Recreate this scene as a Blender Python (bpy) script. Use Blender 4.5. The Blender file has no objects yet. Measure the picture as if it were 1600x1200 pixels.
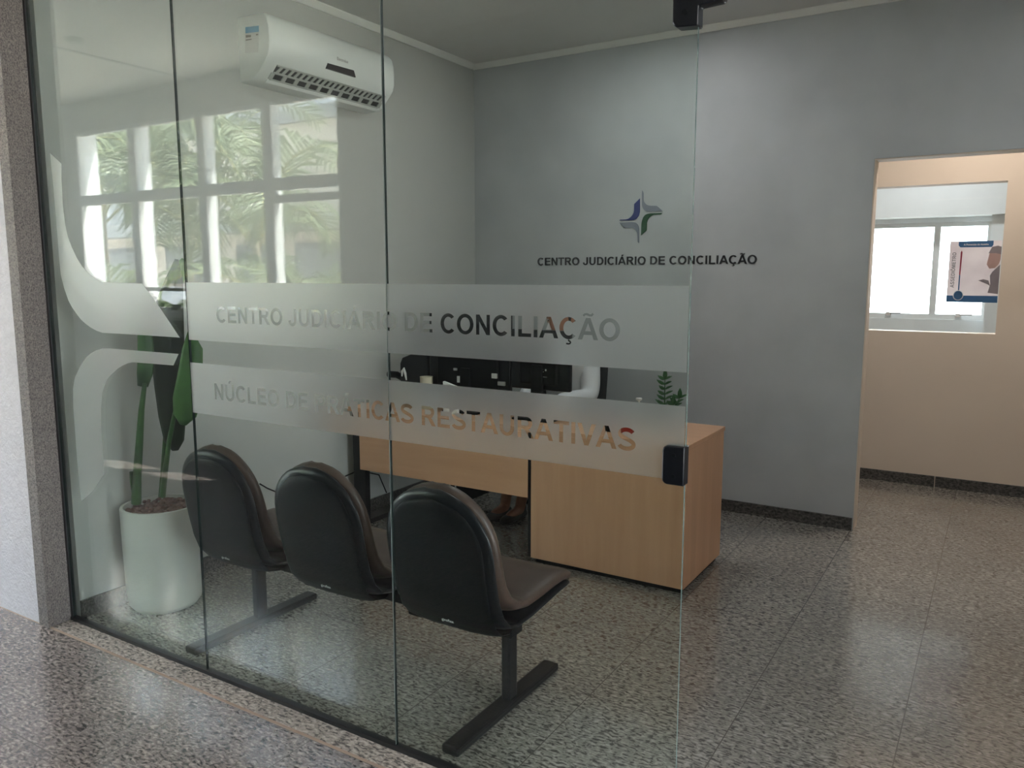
import bpy, bmesh, math, random
from mathutils import Vector, Matrix

random.seed(7)
S = bpy.context.scene
COL = S.collection
PI = math.pi

# ------------------------------------------------------------------ camera
F_PX, YAW, PITCH, CAM_H = 1237.6, math.radians(31.724), math.radians(7.801), 1.5
CAM = Vector((0, 0, CAM_H))
FWD = Vector((-math.sin(YAW)*math.cos(PITCH), math.cos(YAW)*math.cos(PITCH), -math.sin(PITCH)))
RGT = Vector((math.cos(YAW), math.sin(YAW), 0))
UPV = RGT.cross(FWD)
cd = bpy.data.cameras.new('camera')
cam = bpy.data.objects.new('camera', cd)
COL.objects.link(cam)
cd.sensor_fit = 'HORIZONTAL'
cd.sensor_width = 36.0
cd.lens = F_PX/1600*36.0
cd.clip_start = 0.02
cd.clip_end = 300
m = Matrix((RGT, UPV, -FWD)).transposed().to_4x4()
m.translation = CAM
cam.matrix_world = m
S.camera = cam


def at(px, py, axis, val):
    """where the sight line of a photo pixel meets the plane axis = val"""
    v = FWD + RGT*((px-800)/F_PX) - UPV*((py-600)/F_PX)
    return CAM + v*((val-CAM[axis])/v[axis])


GY = 1.805            # plane of the glazed front


def mirrored(px, py, yv):
    """a point of the corridor side seen in the glass; yv = depth of its mirror image"""
    p = at(px, py, 1, yv)
    return Vector((p.x, 2*GY-p.y, p.z))


# ------------------------------------------------------------------ materials
def nodes_of(name):
    mt = bpy.data.materials.new(name)
    mt.use_nodes = True
    nt = mt.node_tree
    nt.nodes.clear()
    out = nt.nodes.new('ShaderNodeOutputMaterial')
    return mt, nt, out


def N(nt, kind, **kw):
    n = nt.nodes.new(kind)
    for k, v in kw.items():
        if k in n.inputs:
            n.inputs[k].default_value = v
        else:
            setattr(n, k, v)
    return n


def rgb(c):
    return (c[0], c[1], c[2], 1)


def mat(name, col, rough=.5, metal=0., var=.06, scale=8., bump=0., bscale=60., stretch=(1, 1, 1), coat=0., spec=.5, sss=0.):
    mt, nt, out = nodes_of(name)
    p = N(nt, 'ShaderNodeBsdfPrincipled')
    p.inputs['Roughness'].default_value = rough
    p.inputs['Metallic'].default_value = metal
    p.inputs['Specular IOR Level'].default_value = spec
    p.inputs['Coat Weight'].default_value = coat
    tc = N(nt, 'ShaderNodeTexCoord')
    mp = N(nt, 'ShaderNodeMapping')
    mp.inputs['Scale'].default_value = stretch
    nt.links.new(tc.outputs['Object'], mp.inputs['Vector'])
    nz = N(nt, 'ShaderNodeTexNoise', Scale=scale, Detail=4.)
    nt.links.new(mp.outputs['Vector'], nz.inputs['Vector'])
    cr = N(nt, 'ShaderNodeValToRGB')
    cr.color_ramp.elements[0].position = .3
    cr.color_ramp.elements[1].position = .7
    cr.color_ramp.elements[0].color = rgb([c*(1-var) for c in col])
    cr.color_ramp.elements[1].color = rgb([min(1, c*(1+var)) for c in col])
    nt.links.new(nz.outputs['Fac'], cr.inputs['Fac'])
    nt.links.new(cr.outputs['Color'], p.inputs['Base Color'])
    if bump:
        n2 = N(nt, 'ShaderNodeTexNoise', Scale=bscale, Detail=5.)
        nt.links.new(tc.outputs['Object'], n2.inputs['Vector'])
        bp = N(nt, 'ShaderNodeBump', Strength=bump, Distance=.01)
        nt.links.new(n2.outputs['Fac'], bp.inputs['Height'])
        nt.links.new(bp.outputs['Normal'], p.inputs['Normal'])
    nt.links.new(p.outputs['BSDF'], out.inputs['Surface'])
    return mt


def emit(name, col, strength):
    mt, nt, out = nodes_of(name)
    e = N(nt, 'ShaderNodeEmission', Strength=strength)
    e.inputs['Color'].default_value = rgb(col)
    nt.links.new(e.outputs[0], out.inputs['Surface'])
    return mt


def schlick(nt, f0=.04, gain=1.):
    g = N(nt, 'ShaderNodeNewGeometry')
    d = N(nt, 'ShaderNodeVectorMath', operation='DOT_PRODUCT')
    nt.links.new(g.outputs['Incoming'], d.inputs[0])
    nt.links.new(g.outputs['Normal'], d.inputs[1])
    a = N(nt, 'ShaderNodeMath', operation='ABSOLUTE')
    nt.links.new(d.outputs['Value'], a.inputs[0])
    s = N(nt, 'ShaderNodeMath', operation='SUBTRACT')
    s.inputs[0].default_value = 1
    nt.links.new(a.outputs[0], s.inputs[1])
    pw = N(nt, 'ShaderNodeMath', operation='POWER')
    pw.inputs[1].default_value = 5
    nt.links.new(s.outputs[0], pw.inputs[0])
    ml = N(nt, 'ShaderNodeMath', operation='MULTIPLY_ADD')
    ml.inputs[1].default_value = (1-f0)*gain
    ml.inputs[2].default_value = f0*gain
    nt.links.new(pw.outputs[0], ml.inputs[0])
    return ml.outputs[0]


def glass_mat(name, tint=(.95, .985, .965), gain=1., rough=0.):
    mt, nt, out = nodes_of(name)
    t = N(nt, 'ShaderNodeBsdfTransparent')
    t.inputs['Color'].default_value = rgb(tint)
    gl = N(nt, 'ShaderNodeBsdfGlossy')
    gl.inputs['Roughness'].default_value = rough
    gl.inputs['Color'].default_value = (1, 1, 1, 1)
    mx = N(nt, 'ShaderNodeMixShader')
    nt.links.new(schlick(nt, .042, gain), mx.inputs['Fac'])
    nt.links.new(t.outputs[0], mx.inputs[1])
    nt.links.new(gl.outputs[0], mx.inputs[2])
    nt.links.new(mx.outputs[0], out.inputs['Surface'])
    return mt


def frost_mat(name):
    mt, nt, out = nodes_of(name)
    rf = N(nt, 'ShaderNodeBsdfRefraction', IOR=1.12, Roughness=.62)
    rf.inputs['Color'].default_value = (.93, .95, .94, 1)
    df = N(nt, 'ShaderNodeBsdfDiffuse')
    df.inputs['Color'].default_value = (.74, .78, .76, 1)
    tl = N(nt, 'ShaderNodeBsdfTranslucent')
    tl.inputs['Color'].default_value = (.8, .84, .82, 1)
    m1 = N(nt, 'ShaderNodeMixShader', Fac=.45)
    nt.links.new(df.outputs[0], m1.inputs[1])
    nt.links.new(tl.outputs[0], m1.inputs[2])
    m2 = N(nt, 'ShaderNodeMixShader')
    nz = N(nt, 'ShaderNodeTexNoise', Scale=3.)
    tc = N(nt, 'ShaderNodeTexCoord')
    nt.links.new(tc.outputs['Object'], nz.inputs['Vector'])
    mr = N(nt, 'ShaderNodeMapRange')
    mr.inputs['To Min'].default_value = .165
    mr.inputs['To Max'].default_value = .215
    nt.links.new(nz.outputs['Fac'], mr.inputs['Value'])
    nt.links.new(mr.outputs[0], m2.inputs['Fac'])
    nt.links.new(rf.outputs[0], m2.inputs[1])
    nt.links.new(m1.outputs[0], m2.inputs[2])
    gl = N(nt, 'ShaderNodeBsdfGlossy', Roughness=.38)
    m3 = N(nt, 'ShaderNodeMixShader')
    nt.links.new(schlick(nt, .04, 2.), m3.inputs['Fac'])
    nt.links.new(m2.outputs[0], m3.inputs[1])
    nt.links.new(gl.outputs[0], m3.inputs[2])
    nt.links.new(m3.outputs[0], out.inputs['Surface'])
    return mt


def granite(name, light, mid, dark, rough=.12, joints=True, rot=0., size=.49, jx=-.19, jy=2.42, sc=1., bump=0., spec=.5, coat=0.):
    mt, nt, out = nodes_of(name)
    p = N(nt, 'ShaderNodeBsdfPrincipled', Roughness=rough)
    p.inputs['Specular IOR Level'].default_value = spec
    p.inputs['Coat Weight'].default_value = coat
    p.inputs['Coat Roughness'].default_value = .10
    tc = N(nt, 'ShaderNodeTexCoord')
    mp = N(nt, 'ShaderNodeMapping')
    mp.inputs['Scale'].default_value = (47*sc, 108*sc, 76*sc)
    mp.inputs['Rotation'].default_value = (0, 0, rot)
    nt.links.new(tc.outputs['Object'], mp.inputs['Vector'])
    warp = N(nt, 'ShaderNodeTexNoise', Scale=34.*sc, Detail=1.)
    nt.links.new(tc.outputs['Object'], warp.inputs['Vector'])
    wm = N(nt, 'ShaderNodeVectorMath', operation='MULTIPLY_ADD')
    wm.inputs[1].default_value = (1.9, 1.9, 1.9)
    nt.links.new(warp.outputs['Color'], wm.inputs[0])
    nt.links.new(mp.outputs['Vector'], wm.inputs[2])
    n1 = N(nt, 'ShaderNodeTexNoise', Scale=1., Detail=3., Roughness=.55)
    nt.links.new(wm.outputs[0], n1.inputs['Vector'])
    cr = N(nt, 'ShaderNodeValToRGB')
    e = cr.color_ramp.elements
    e[0].position = .395; e[0].color = rgb(dark)
    e[1].position = .475; e[1].color = rgb(mid)
    a = e.new(.535); a.color = rgb(mid)
    b = e.new(.64); b.color = rgb(light)
    nt.links.new(n1.outputs['Fac'], cr.inputs['Fac'])
    n2 = N(nt, 'ShaderNodeTexNoise', Scale=3.1, Detail=3.)
    nt.links.new(tc.outputs['Object'], n2.inputs['Vector'])
    c2 = N(nt, 'ShaderNodeValToRGB')
    c2.color_ramp.elements[0].position = .3; c2.color_ramp.elements[0].color = (.90, .89, .88, 1)
    c2.color_ramp.elements[1].position = .7; c2.color_ramp.elements[1].color = (1.05, 1.04, 1.02, 1)
    nt.links.new(n2.outputs['Fac'], c2.inputs['Fac'])
    mx = N(nt, 'ShaderNodeMix', data_type='RGBA', blend_type='MULTIPLY')
    mx.inputs[0].default_value = 1
    nt.links.new(cr.outputs['Color'], mx.inputs[6])
    nt.links.new(c2.outputs['Color'], mx.inputs[7])
    col = mx.outputs[2]
    if joints:
        sp = N(nt, 'ShaderNodeSeparateXYZ')
        nt.links.new(tc.outputs['Object'], sp.inputs[0])
        ds = []
        for i, o in ((0, jx), (1, jy)):
            a1 = N(nt, 'ShaderNodeMath', operation='SUBTRACT'); a1.inputs[1].default_value = o
            nt.links.new(sp.outputs[i], a1.inputs[0])
            a2 = N(nt, 'ShaderNodeMath', operation='PINGPONG'); a2.inputs[1].default_value = size/2
            nt.links.new(a1.outputs[0], a2.inputs[0])
            ds.append(a2)
        mn = N(nt, 'ShaderNodeMath', operation='MINIMUM')
        nt.links.new(ds[0].outputs[0], mn.inputs[0]); nt.links.new(ds[1].outputs[0], mn.inputs[1])
        lt = N(nt, 'ShaderNodeMath', operation='LESS_THAN'); lt.inputs[1].default_value = .0018
        nt.links.new(mn.outputs[0], lt.inputs[0])
        m2 = N(nt, 'ShaderNodeMix', data_type='RGBA')
        nt.links.new(lt.outputs[0], m2.inputs[0])
        nt.links.new(col, m2.inputs[6])
        m2.inputs[7].default_value = (.10, .09, .08, 1)
        col = m2.outputs[2]
    nt.links.new(col, p.inputs['Base Color'])
    rr = N(nt, 'ShaderNodeMapRange')
    rr.inputs['To Min'].default_value = rough*.75
    rr.inputs['To Max'].default_value = rough*1.35
    nt.links.new(n1.outputs['Fac'], rr.inputs['Value'])
    nt.links.new(rr.outputs[0], p.inputs['Roughness'])
    if bump:
        bp = N(nt, 'ShaderNodeBump', Strength=bump, Distance=.01)
        nt.links.new(n1.outputs['Fac'], bp.inputs['Height'])
        nt.links.new(bp.outputs['Normal'], p.inputs['Normal'])
    nt.links.new(p.outputs['BSDF'], out.inputs['Surface'])
    return mt


def wood(name, c0, c1, axis, rough=.42):
    mt, nt, out = nodes_of(name)
    p = N(nt, 'ShaderNodeBsdfPrincipled', Roughness=rough)
    tc = N(nt, 'ShaderNodeTexCoord')
    mp = N(nt, 'ShaderNodeMapping')
    sc = [14., 14., 14.]
    sc[axis] = .9
    mp.inputs['Scale'].default_value = sc
    nt.links.new(tc.outputs['Object'], mp.inputs['Vector'])
    n1 = N(nt, 'ShaderNodeTexNoise', Scale=1., Detail=5., Roughness=.6, Distortion=.3)
    nt.links.new(mp.outputs['Vector'], n1.inputs['Vector'])
    cr = N(nt, 'ShaderNodeValToRGB')
    cr.color_ramp.elements[0].position = .25; cr.color_ramp.elements[0].color = rgb(c0)
    cr.color_ramp.elements[1].position = .75; cr.color_ramp.elements[1].color = rgb(c1)
    nt.links.new(n1.outputs['Fac'], cr.inputs['Fac'])
    nt.links.new(cr.outputs['Color'], p.inputs['Base Color'])
    nt.links.new(p.outputs['BSDF'], out.inputs['Surface'])
    return mt


def leaf_mat(name, c0, c1, trans=.35, scale=6.):
    mt, nt, out = nodes_of(name)
    p = N(nt, 'ShaderNodeBsdfPrincipled', Roughness=.42)
    tc = N(nt, 'ShaderNodeTexCoord')
    n1 = N(nt, 'ShaderNodeTexNoise', Scale=scale, Detail=3.)
    nt.links.new(tc.outputs['Object'], n1.inputs['Vector'])
    cr = N(nt, 'ShaderNodeValToRGB')
    cr.color_ramp.elements[0].position = .3; cr.color_ramp.elements[0].color = rgb(c0)
    cr.color_ramp.elements[1].position = .7; cr.color_ramp.elements[1].color = rgb(c1)
    nt.links.new(n1.outputs['Fac'], cr.inputs['Fac'])
    nt.links.new(cr.outputs['Color'], p.inputs['Base Color'])
    tl = N(nt, 'ShaderNodeBsdfTranslucent')
    nt.links.new(cr.outputs['Color'], tl.inputs['Color'])
    mx = N(nt, 'ShaderNodeMixShader', Fac=trans)
    nt.links.new(p.outputs[0], mx.inputs[1]); nt.links.new(tl.outputs[0], mx.inputs[2])
    nt.links.new(mx.outputs[0], out.inputs['Surface'])
    return mt


M = {}
M['granite'] = granite('polished_granite', (.40, .38, .35), (.25, .235, .212), (.075, .07, .064), rough=.22, coat=.7)
M['granite_corr'] = granite('corridor_granite', (.35, .305, .285), (.195, .168, .157), (.05, .044, .041), rough=.2, jx=-2.31, jy=1.21, coat=.9)
M['granite_rough'] = granite('rough_granite', (.47, .42, .375), (.29, .255, .225), (.07, .062, .056), rough=.6, joints=False, bump=.35)
M['granite_base'] = granite('granite_skirting', (.16, .15, .14), (.085, .08, .075), (.03, .03, .028), rough=.3, joints=False)
M['granite_jamb'] = granite('flamed_granite', (.21, .19, .172), (.145, .13, .12), (.072, .066, .06), rough=.8, joints=False, sc=2.2, bump=.2)
M['grout'] = mat('sandy_grout', (.30, .22, .17), .9)
M['wall_gray'] = mat('burnished_cement_grey', (.445, .458, .465), .5, var=.07, scale=2.6)
M['wall_white'] = mat('off_white_paint', (.46, .46, .435), .6, var=.02, scale=2.)
M['wall_beige'] = mat('beige_paint', (.72, .605, .50), .6, var=.02, scale=2.)
M['wall_pale'] = mat('pale_blue_white_paint', (.76, .79, .80), .6, var=.02)
M['ceiling'] = mat('white_ceiling_paint', (.66, .65, .62), .7, var=.015)
M['plaster'] = mat('rough_white_plaster', (.50, .485, .50), .85, var=.06, scale=30., bump=.6, bscale=90.)
M['corr_wall'] = mat('corridor_white_paint', (.49, .485, .465), .7, var=.02)
M['dado'] = mat('added_taupe_dado', (.07, .062, .055), .6)
M['glass'] = glass_mat('clear_glass', gain=.64)
M['pane'] = glass_mat('window_glass', (.97, .985, .98), .6)
M['edge'] = mat('pale_glass_edge', (.36, .42, .40), .12, var=.25, scale=3., stretch=(1, 1, .4))
M['edge_mid'] = mat('green_glass_edge', (.10, .14, .13), .15, var=.3, scale=3.)
M['edge_dark'] = mat('dark_sealant_joint', (.012, .02, .018), .25)
M['frost'] = frost_mat('frosted_film')
M['black_alu'] = mat('black_aluminium', (.012, .012, .013), .4)
M['black_plast'] = mat('black_plastic', (.005, .006, .008), .3, var=.15, spec=.3)
M['black_matte'] = mat('matte_black_plastic', (.004, .005, .006), .5, var=.1, spec=.15)
M['black_steel'] = mat('black_painted_steel', (.008, .008, .009), .4, spec=.3)
M['leather'] = mat('brown_leather', (.062, .037, .028), .42, var=.1, scale=14., bump=.08, bscale=220.)
M['pot'] = mat('matte_white_pot', (.50, .50, .46), .55, var=.03)
M['pebble'] = mat('brown_pebbles', (.16, .085, .065), .6, var=.35, scale=35.)
M['leaf'] = leaf_mat('strelitzia_leaf', (.035, .10, .025), (.07, .19, .04), .3)
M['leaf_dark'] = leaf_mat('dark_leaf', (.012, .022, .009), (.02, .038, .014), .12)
M['stem'] = leaf_mat('leaf_stalk', (.03, .085, .025), (.06, .14, .04), .1)
M['zz'] = leaf_mat('glossy_leaf', (.015, .07, .015), (.03, .12, .03), .15)
M['wood_v'] = wood('beech_veneer_upright', (.54, .305, .175), (.65, .385, .235), 2)
M['wood_h'] = wood('beech_veneer_level', (.54, .305, .175), (.65, .385, .235), 0)
M['ac'] = mat('white_ac_plastic', (.74, .75, .72), .35, var=.01)
M['ac_gray'] = mat('grey_ac_louvre', (.40, .41, .38), .4)
M['ac_dark'] = mat('dark_ac_interior', (.03, .03, .027), .5)
M['display'] = mat('smoked_display', (.035, .028, .028), .2)
M['sticker_blue'] = mat('blue_sticker', (.10, .32, .52), .5)
M['sticker'] = mat('pale_sticker', (.62, .62, .60), .5)
M['ink'] = mat('grey_print', (.16, .15, .13), .5)
M['letter'] = mat('black_lettering', (.012, .012, .014), .45)
M['blue'] = mat('navy_emblem', (.022, .035, .16), .45)
M['green'] = mat('green_emblem', (.012, .075, .03), .45)
M['silver'] = mat('grey_emblem', (.20, .22, .26), .45)
M['white_trim'] = mat('white_moulding', (.76, .75, .71), .55, var=.01)
M['white_metal'] = mat('white_window_frame', (.70, .71, .70), .45, var=.01)
M['chrome'] = mat('chrome', (.7, .7, .72), .15, metal=1.)
M['skin'] = mat('skin', (.46, .23, .15), .5, var=.06, scale=12.)
M['lip'] = mat('lips', (.36, .12, .10), .45)
M['hair'] = mat('dark_hair', (.018, .012, .010), .45, var=.3, scale=60.)
M['shirt'] = mat('white_shirt', (.70, .71, .74), .75, var=.03, bump=.15, bscale=14.)
M['trousers'] = mat('dark_trousers', (.016, .016, .02), .8)
M['shoe'] = mat('black_shoe', (.012, .011, .011), .35)
M['chairfab'] = mat('black_mesh_fabric', (.012, .014, .015), .7)
M['cream'] = mat('cream_ceramic', (.62, .57, .44), .4)
M['paper'] = mat('white_paper', (.74, .74, .73), .7, var=.01)
M['red'] = mat('red_ceramic', (.38, .035, .025), .35)
M['cactus'] = leaf_mat('yellow_green_leaf', (.10, .16, .02), (.24, .30, .05), .2)
M['steel'] = mat('grey_steel', (.42, .43, .43), .4, metal=.4)
M['poster_bg'] = leaf_mat('poster_bg', (.78, .71, .71), (.90, .84, .83), .65)
M['poster_blue'] = leaf_mat('poster_blue', (.09, .22, .42), (.10, .25, .47), .5)
M['poster_red'] = leaf_mat('poster_red', (.46, .07, .12), (.5, .09, .14), .5)
M['poster_grey'] = leaf_mat('poster_grey', (.36, .33, .36), (.46, .42, .44), .5)
M['poster_skin'] = leaf_mat('poster_skin', (.62, .46, .42), (.68, .52, .48), .5)
M['poster_ink'] = leaf_mat('poster_ink', (.2, .2, .2), (.24, .24, .24), .5)
M['lamp'] = emit('lamp_diffuser', (.96, .985, 1), 51.)
M['fill_room'] = emit('room_fill_diffuser', (.97, .99, 1), 110.)
M['fill_warm'] = emit('warm_fill_diffuser', (1, .91, .80), 98.)
M['lamp_rim'] = mat('white_lamp_rim', (.8, .8, .78), .4)
M['bld'] = mat('cream_render', (.86, .76, .65), .85, var=.05, scale=3.)
M['bld_white'] = mat('white_render', (.93, .92, .94), .85, var=.03)
M['bld_grey'] = mat('grey_concrete', (.45, .45, .45), .9, var=.08)
M['bld_glass'] = mat('dim_window', (.30, .30, .29), .2)
M['bld_frame'] = mat('grey_window_frame', (.20, .20, .20), .5)
M['fin'] = mat('white_fin', (.84, .85, .86), .8, var=.02)
M['ground'] = mat('pale_paving', (.74, .68, .60), .9, var=.1, scale=2.)
M['palm'] = leaf_mat('palm_leaflet', (.055, .085, .035), (.34, .39, .24), .35, 3.5)
M['palm_y'] = leaf_mat('yellowing_leaflet', (.30, .22, .07), (.45, .36, .13), .4)
M['rachis'] = mat('palm_stalk', (.33, .30, .10), .5)
M['trunk'] = mat('ringed_palm_trunk', (.42, .38, .30), .8, var=.3, scale=22., stretch=(.3, .3, 2.5))


# ------------------------------------------------------------------ mesh helpers
def box(bm, lo, hi):
    vs = [bm.verts.new((x, y, z)) for z in (lo[2], hi[2]) for y in (lo[1], hi[1]) for x in (lo[0], hi[0])]
    for f in ((0, 2, 3, 1), (4, 5, 7, 6), (0, 1, 5, 4), (2, 6, 7, 3), (0, 4, 6, 2), (1, 3, 7, 5)):
        bm.faces.new([vs[i] for i in f])
    return vs


def loft(bm, rings, cap=True, closed=True):
    rows = [[bm.verts.new(p) for p in r] for r in rings]
    for a, b in zip(rows, rows[1:]):
        n = len(a)
        for i in range(n if closed else n-1):
            j = (i+1) % n
            bm.faces.new((a[i], a[j], b[j], b[i]))
    if cap and closed:
        bm.faces.new(list(reversed(rows[0])))
        bm.faces.new(rows[-1])
    return rows


def frame_of(d):
    d = d.normalized()
    a = Vector((0, 0, 1)) if abs(d.z) < .9 else Vector((1, 0, 0))
    u = d.cross(a).normalized()
    return u, d.cross(u).normalized()


def tube(bm, pts, r, n=10):
    pts = [Vector(p) for p in pts]
    rs = r if isinstance(r, (list, tuple)) else [r]*len(pts)
    rings = []
    u = None
    for i, p in enumerate(pts):
        d = (pts[min(i+1, len(pts)-1)]-pts[max(i-1, 0)]).normalized()
        if u is None:
            u, v = frame_of(d)
        else:
            u = (u-d*u.dot(d)).normalized()
            v = d.cross(u)
        rings.append([p+(u*math.cos(2*PI*k/n)+v*math.sin(2*PI*k/n))*rs[i] for k in range(n)])
    loft(bm, rings)


def lathe(bm, prof, c, n=40, caps=True):
    rings = [[(c[0]+r*math.cos(2*PI*k/n), c[1]+r*math.sin(2*PI*k/n), c[2]+z) for k in range(n)] for r, z in prof]
    loft(bm, rings, cap=caps)


def prism(bm, poly, vec):
    vec = Vector(vec)
    a = [bm.verts.new(p) for p in poly]
    b = [bm.verts.new(Vector(p)+vec) for p in poly]
    n = len(a)
    bm.faces.new(a)
    bm.faces.new(list(reversed(b)))
    for i in range(n):
        j = (i+1) % n
        bm.faces.new((a[j], a[i], b[i], b[j]))


def ellipsoid(bm, c, r, seg=16, rings=10):
    mtx = Matrix.Translation(c) @ Matrix.Diagonal((r[0], r[1], r[2], 1))
    bmesh.ops.create_uvsphere(bm, u_segments=seg, v_segments=rings, radius=1, matrix=mtx)


def link(name, me, material, parent=None, smooth=False, ang=None):
    o = bpy.data.objects.new(name, me)
    COL.objects.link(o)
    for x in (material if isinstance(material, (list, tuple)) else [material]):
        if x is not None:
            me.materials.append(x)
    if smooth:
        for p in me.polygons:
            p.use_smooth = True
        if ang is not None:
            try:
                me.set_sharp_from_angle(angle=ang)
            except Exception:
                pass
    if parent is not None:
        o.parent = parent
        o.matrix_parent_inverse = wm_of(parent).inverted()
    return o


def wm_of(o):
    mtx = Matrix.LocRotScale(o.location, o.rotation_euler, o.scale)
    if o.parent:
        return wm_of(o.parent) @ o.matrix_parent_inverse @ mtx
    return mtx


def obj(name, bm, material, parent=None, smooth=False, ang=math.radians(40), bevel=0., seg=2):
    bmesh.ops.recalc_face_normals(bm, faces=bm.faces)
    me = bpy.data.meshes.new(name)
    bm.to_mesh(me)
    bm.free()
    o = link(name, me, material, parent, smooth, ang)
    if bevel:
        md = o.modifiers.new('bevel', 'BEVEL')
        md.width = bevel
        md.segments = seg
        md.limit_method = 'ANGLE'
        md.angle_limit = math.radians(35)
    return o


def obox(name, lo, hi, material, parent=None, bevel=0., seg=2):
    bm = bmesh.new()
    box(bm, lo, hi)
    return obj(name, bm, material, parent, bevel=bevel, seg=seg, smooth=bool(bevel))


def tag(o, label, cat, group=None, kind=None):
    o['label'] = label
    o['category'] = cat
    if group:
        o['group'] = group
    if kind:
        o['kind'] = kind
    return o


def thing(name, label, cat, loc=(0, 0, 0), group=None, kind=None):
    o = bpy.data.objects.new(name, None)
    o.empty_display_size = .1
    COL.objects.link(o)
    o.location = loc
    return tag(o, label, cat, group, kind)


def struct(o, label=None, cat=None):
    o['kind'] = 'structure'
    if label:
        o['label'] = label
        o['category'] = cat
    return o


def copy_part(o, parent):
    c = o.copy()
    COL.objects.link(c)
    inv = o.matrix_parent_inverse.copy()
    c.parent = parent
    c.matrix_parent_inverse = inv
    for ch in o.children:
        copy_part(ch, c)
    return c


def text_splines(body):
    cu = bpy.data.curves.new('lettering', 'FONT')
    cu.body = body
    cu.space_character = 1.06
    o = bpy.data.objects.new('lettering', cu)
    COL.objects.link(o)
    bpy.context.view_layer.update()
    dg = bpy.context.evaluated_depsgraph_get()
    c = o.to_curve(dg)
    out = []
    for s in c.splines:
        if s.type == 'BEZIER':
            out.append(('B', [(p.handle_left.copy(), p.co.copy(), p.handle_right.copy()) for p in s.bezier_points]))
        else:
            out.append(('P', [p.co.to_3d() for p in s.points]))
    o.to_curve_clear()
    bpy.data.objects.remove(o)
    bpy.data.curves.remove(cu)
    return out


def flatten(spl, res=6):
    polys = []
    for kind, pts in spl:
        poly = []
        if kind == 'P':
            poly = [Vector((p.x, p.y)) for p in pts]
        else:
            n = len(pts)
            for i in range(n):
                a, b = pts[i], pts[(i+1) % n]
                p0, p1, p2, p3 = a[1], a[2], b[0], b[1]
                straight = (p1-p0).cross(p3-p0).length < 1e-6 and (p2-p0).cross(p3-p0).length < 1e-6
                k = 1 if straight else res
                for j in range(k):
                    t = j/k
                    q = p0*(1-t)**3+p1*3*t*(1-t)**2+p2*3*t*t*(1-t)+p3*t**3
                    poly.append(Vector((q.x, q.y)))
        # drop doubled points
        cl = []
        for q in poly:
            if not cl or (q-cl[-1]).length > 1e-5:
                cl.append(q)
        if len(cl) > 2 and (cl[0]-cl[-1]).length < 1e-5:
            cl.pop()
        if len(cl) > 2:
            polys.append(cl)
    return polys


def area2(p):
    return sum(p[i].x*p[(i+1) % len(p)].y-p[(i+1) % len(p)].x*p[i].y for i in range(len(p)))/2


def inside(pt, poly):
    c = False
    n = len(poly)
    for i in range(n):
        a, b = poly[i], poly[(i+1) % n]
        if (a.y > pt.y) != (b.y > pt.y) and pt.x < (b.x-a.x)*(pt.y-a.y)/(b.y-a.y)+a.x:
            c = not c
    return c


def embolden(polys, d):
    """move outlines outward and counters inward by d, so that strokes grow heavier"""
    out = []
    for i, p in enumerate(polys):
        depth = sum(inside(p[0], q) for j, q in enumerate(polys) if j != i)
        if area2(p) < 0:
            p = list(reversed(p))
        dd = d if depth % 2 == 0 else -d
        n = len(p)
        q = []
        for k in range(n):
            e0 = (p[k]-p[k-1]).normalized()
            e1 = (p[(k+1) % n]-p[k]).normalized()
            n0, n1 = Vector((e0.y, -e0.x)), Vector((e1.y, -e1.x))
            b = n0+n1
            if b.length < 1e-4:
                q.append(p[k]+n0*dd)
                continue
            b.normalize()
            c = max(.45, b.dot(n0))
            q.append(p[k]+b*(dd/c))
        out.append(q)
    return out


# heavy grotesque capitals, cap height 1
def _arc(cx, cy, rx, ry, a0, a1, n=18):
    return [(cx+rx*math.cos(math.radians(a0+(a1-a0)*i/n)), cy+ry*math.sin(math.radians(a0+(a1-a0)*i/n))) for i in range(n+1)]


def _band(pts, w):
    """outline of a stroke of width w along a polyline"""
    P_ = [Vector(p) for p in pts]
    a, b = [], []
    for i, p in enumerate(P_):
        d = (P_[min(i+1, len(P_)-1)]-P_[max(i-1, 0)]).normalized()
        n = Vector((-d.y, d.x))
        a.append(p+n*w/2)
        b.append(p-n*w/2)
    return [(q.x, q.y) for q in a+list(reversed(b))]


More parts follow.
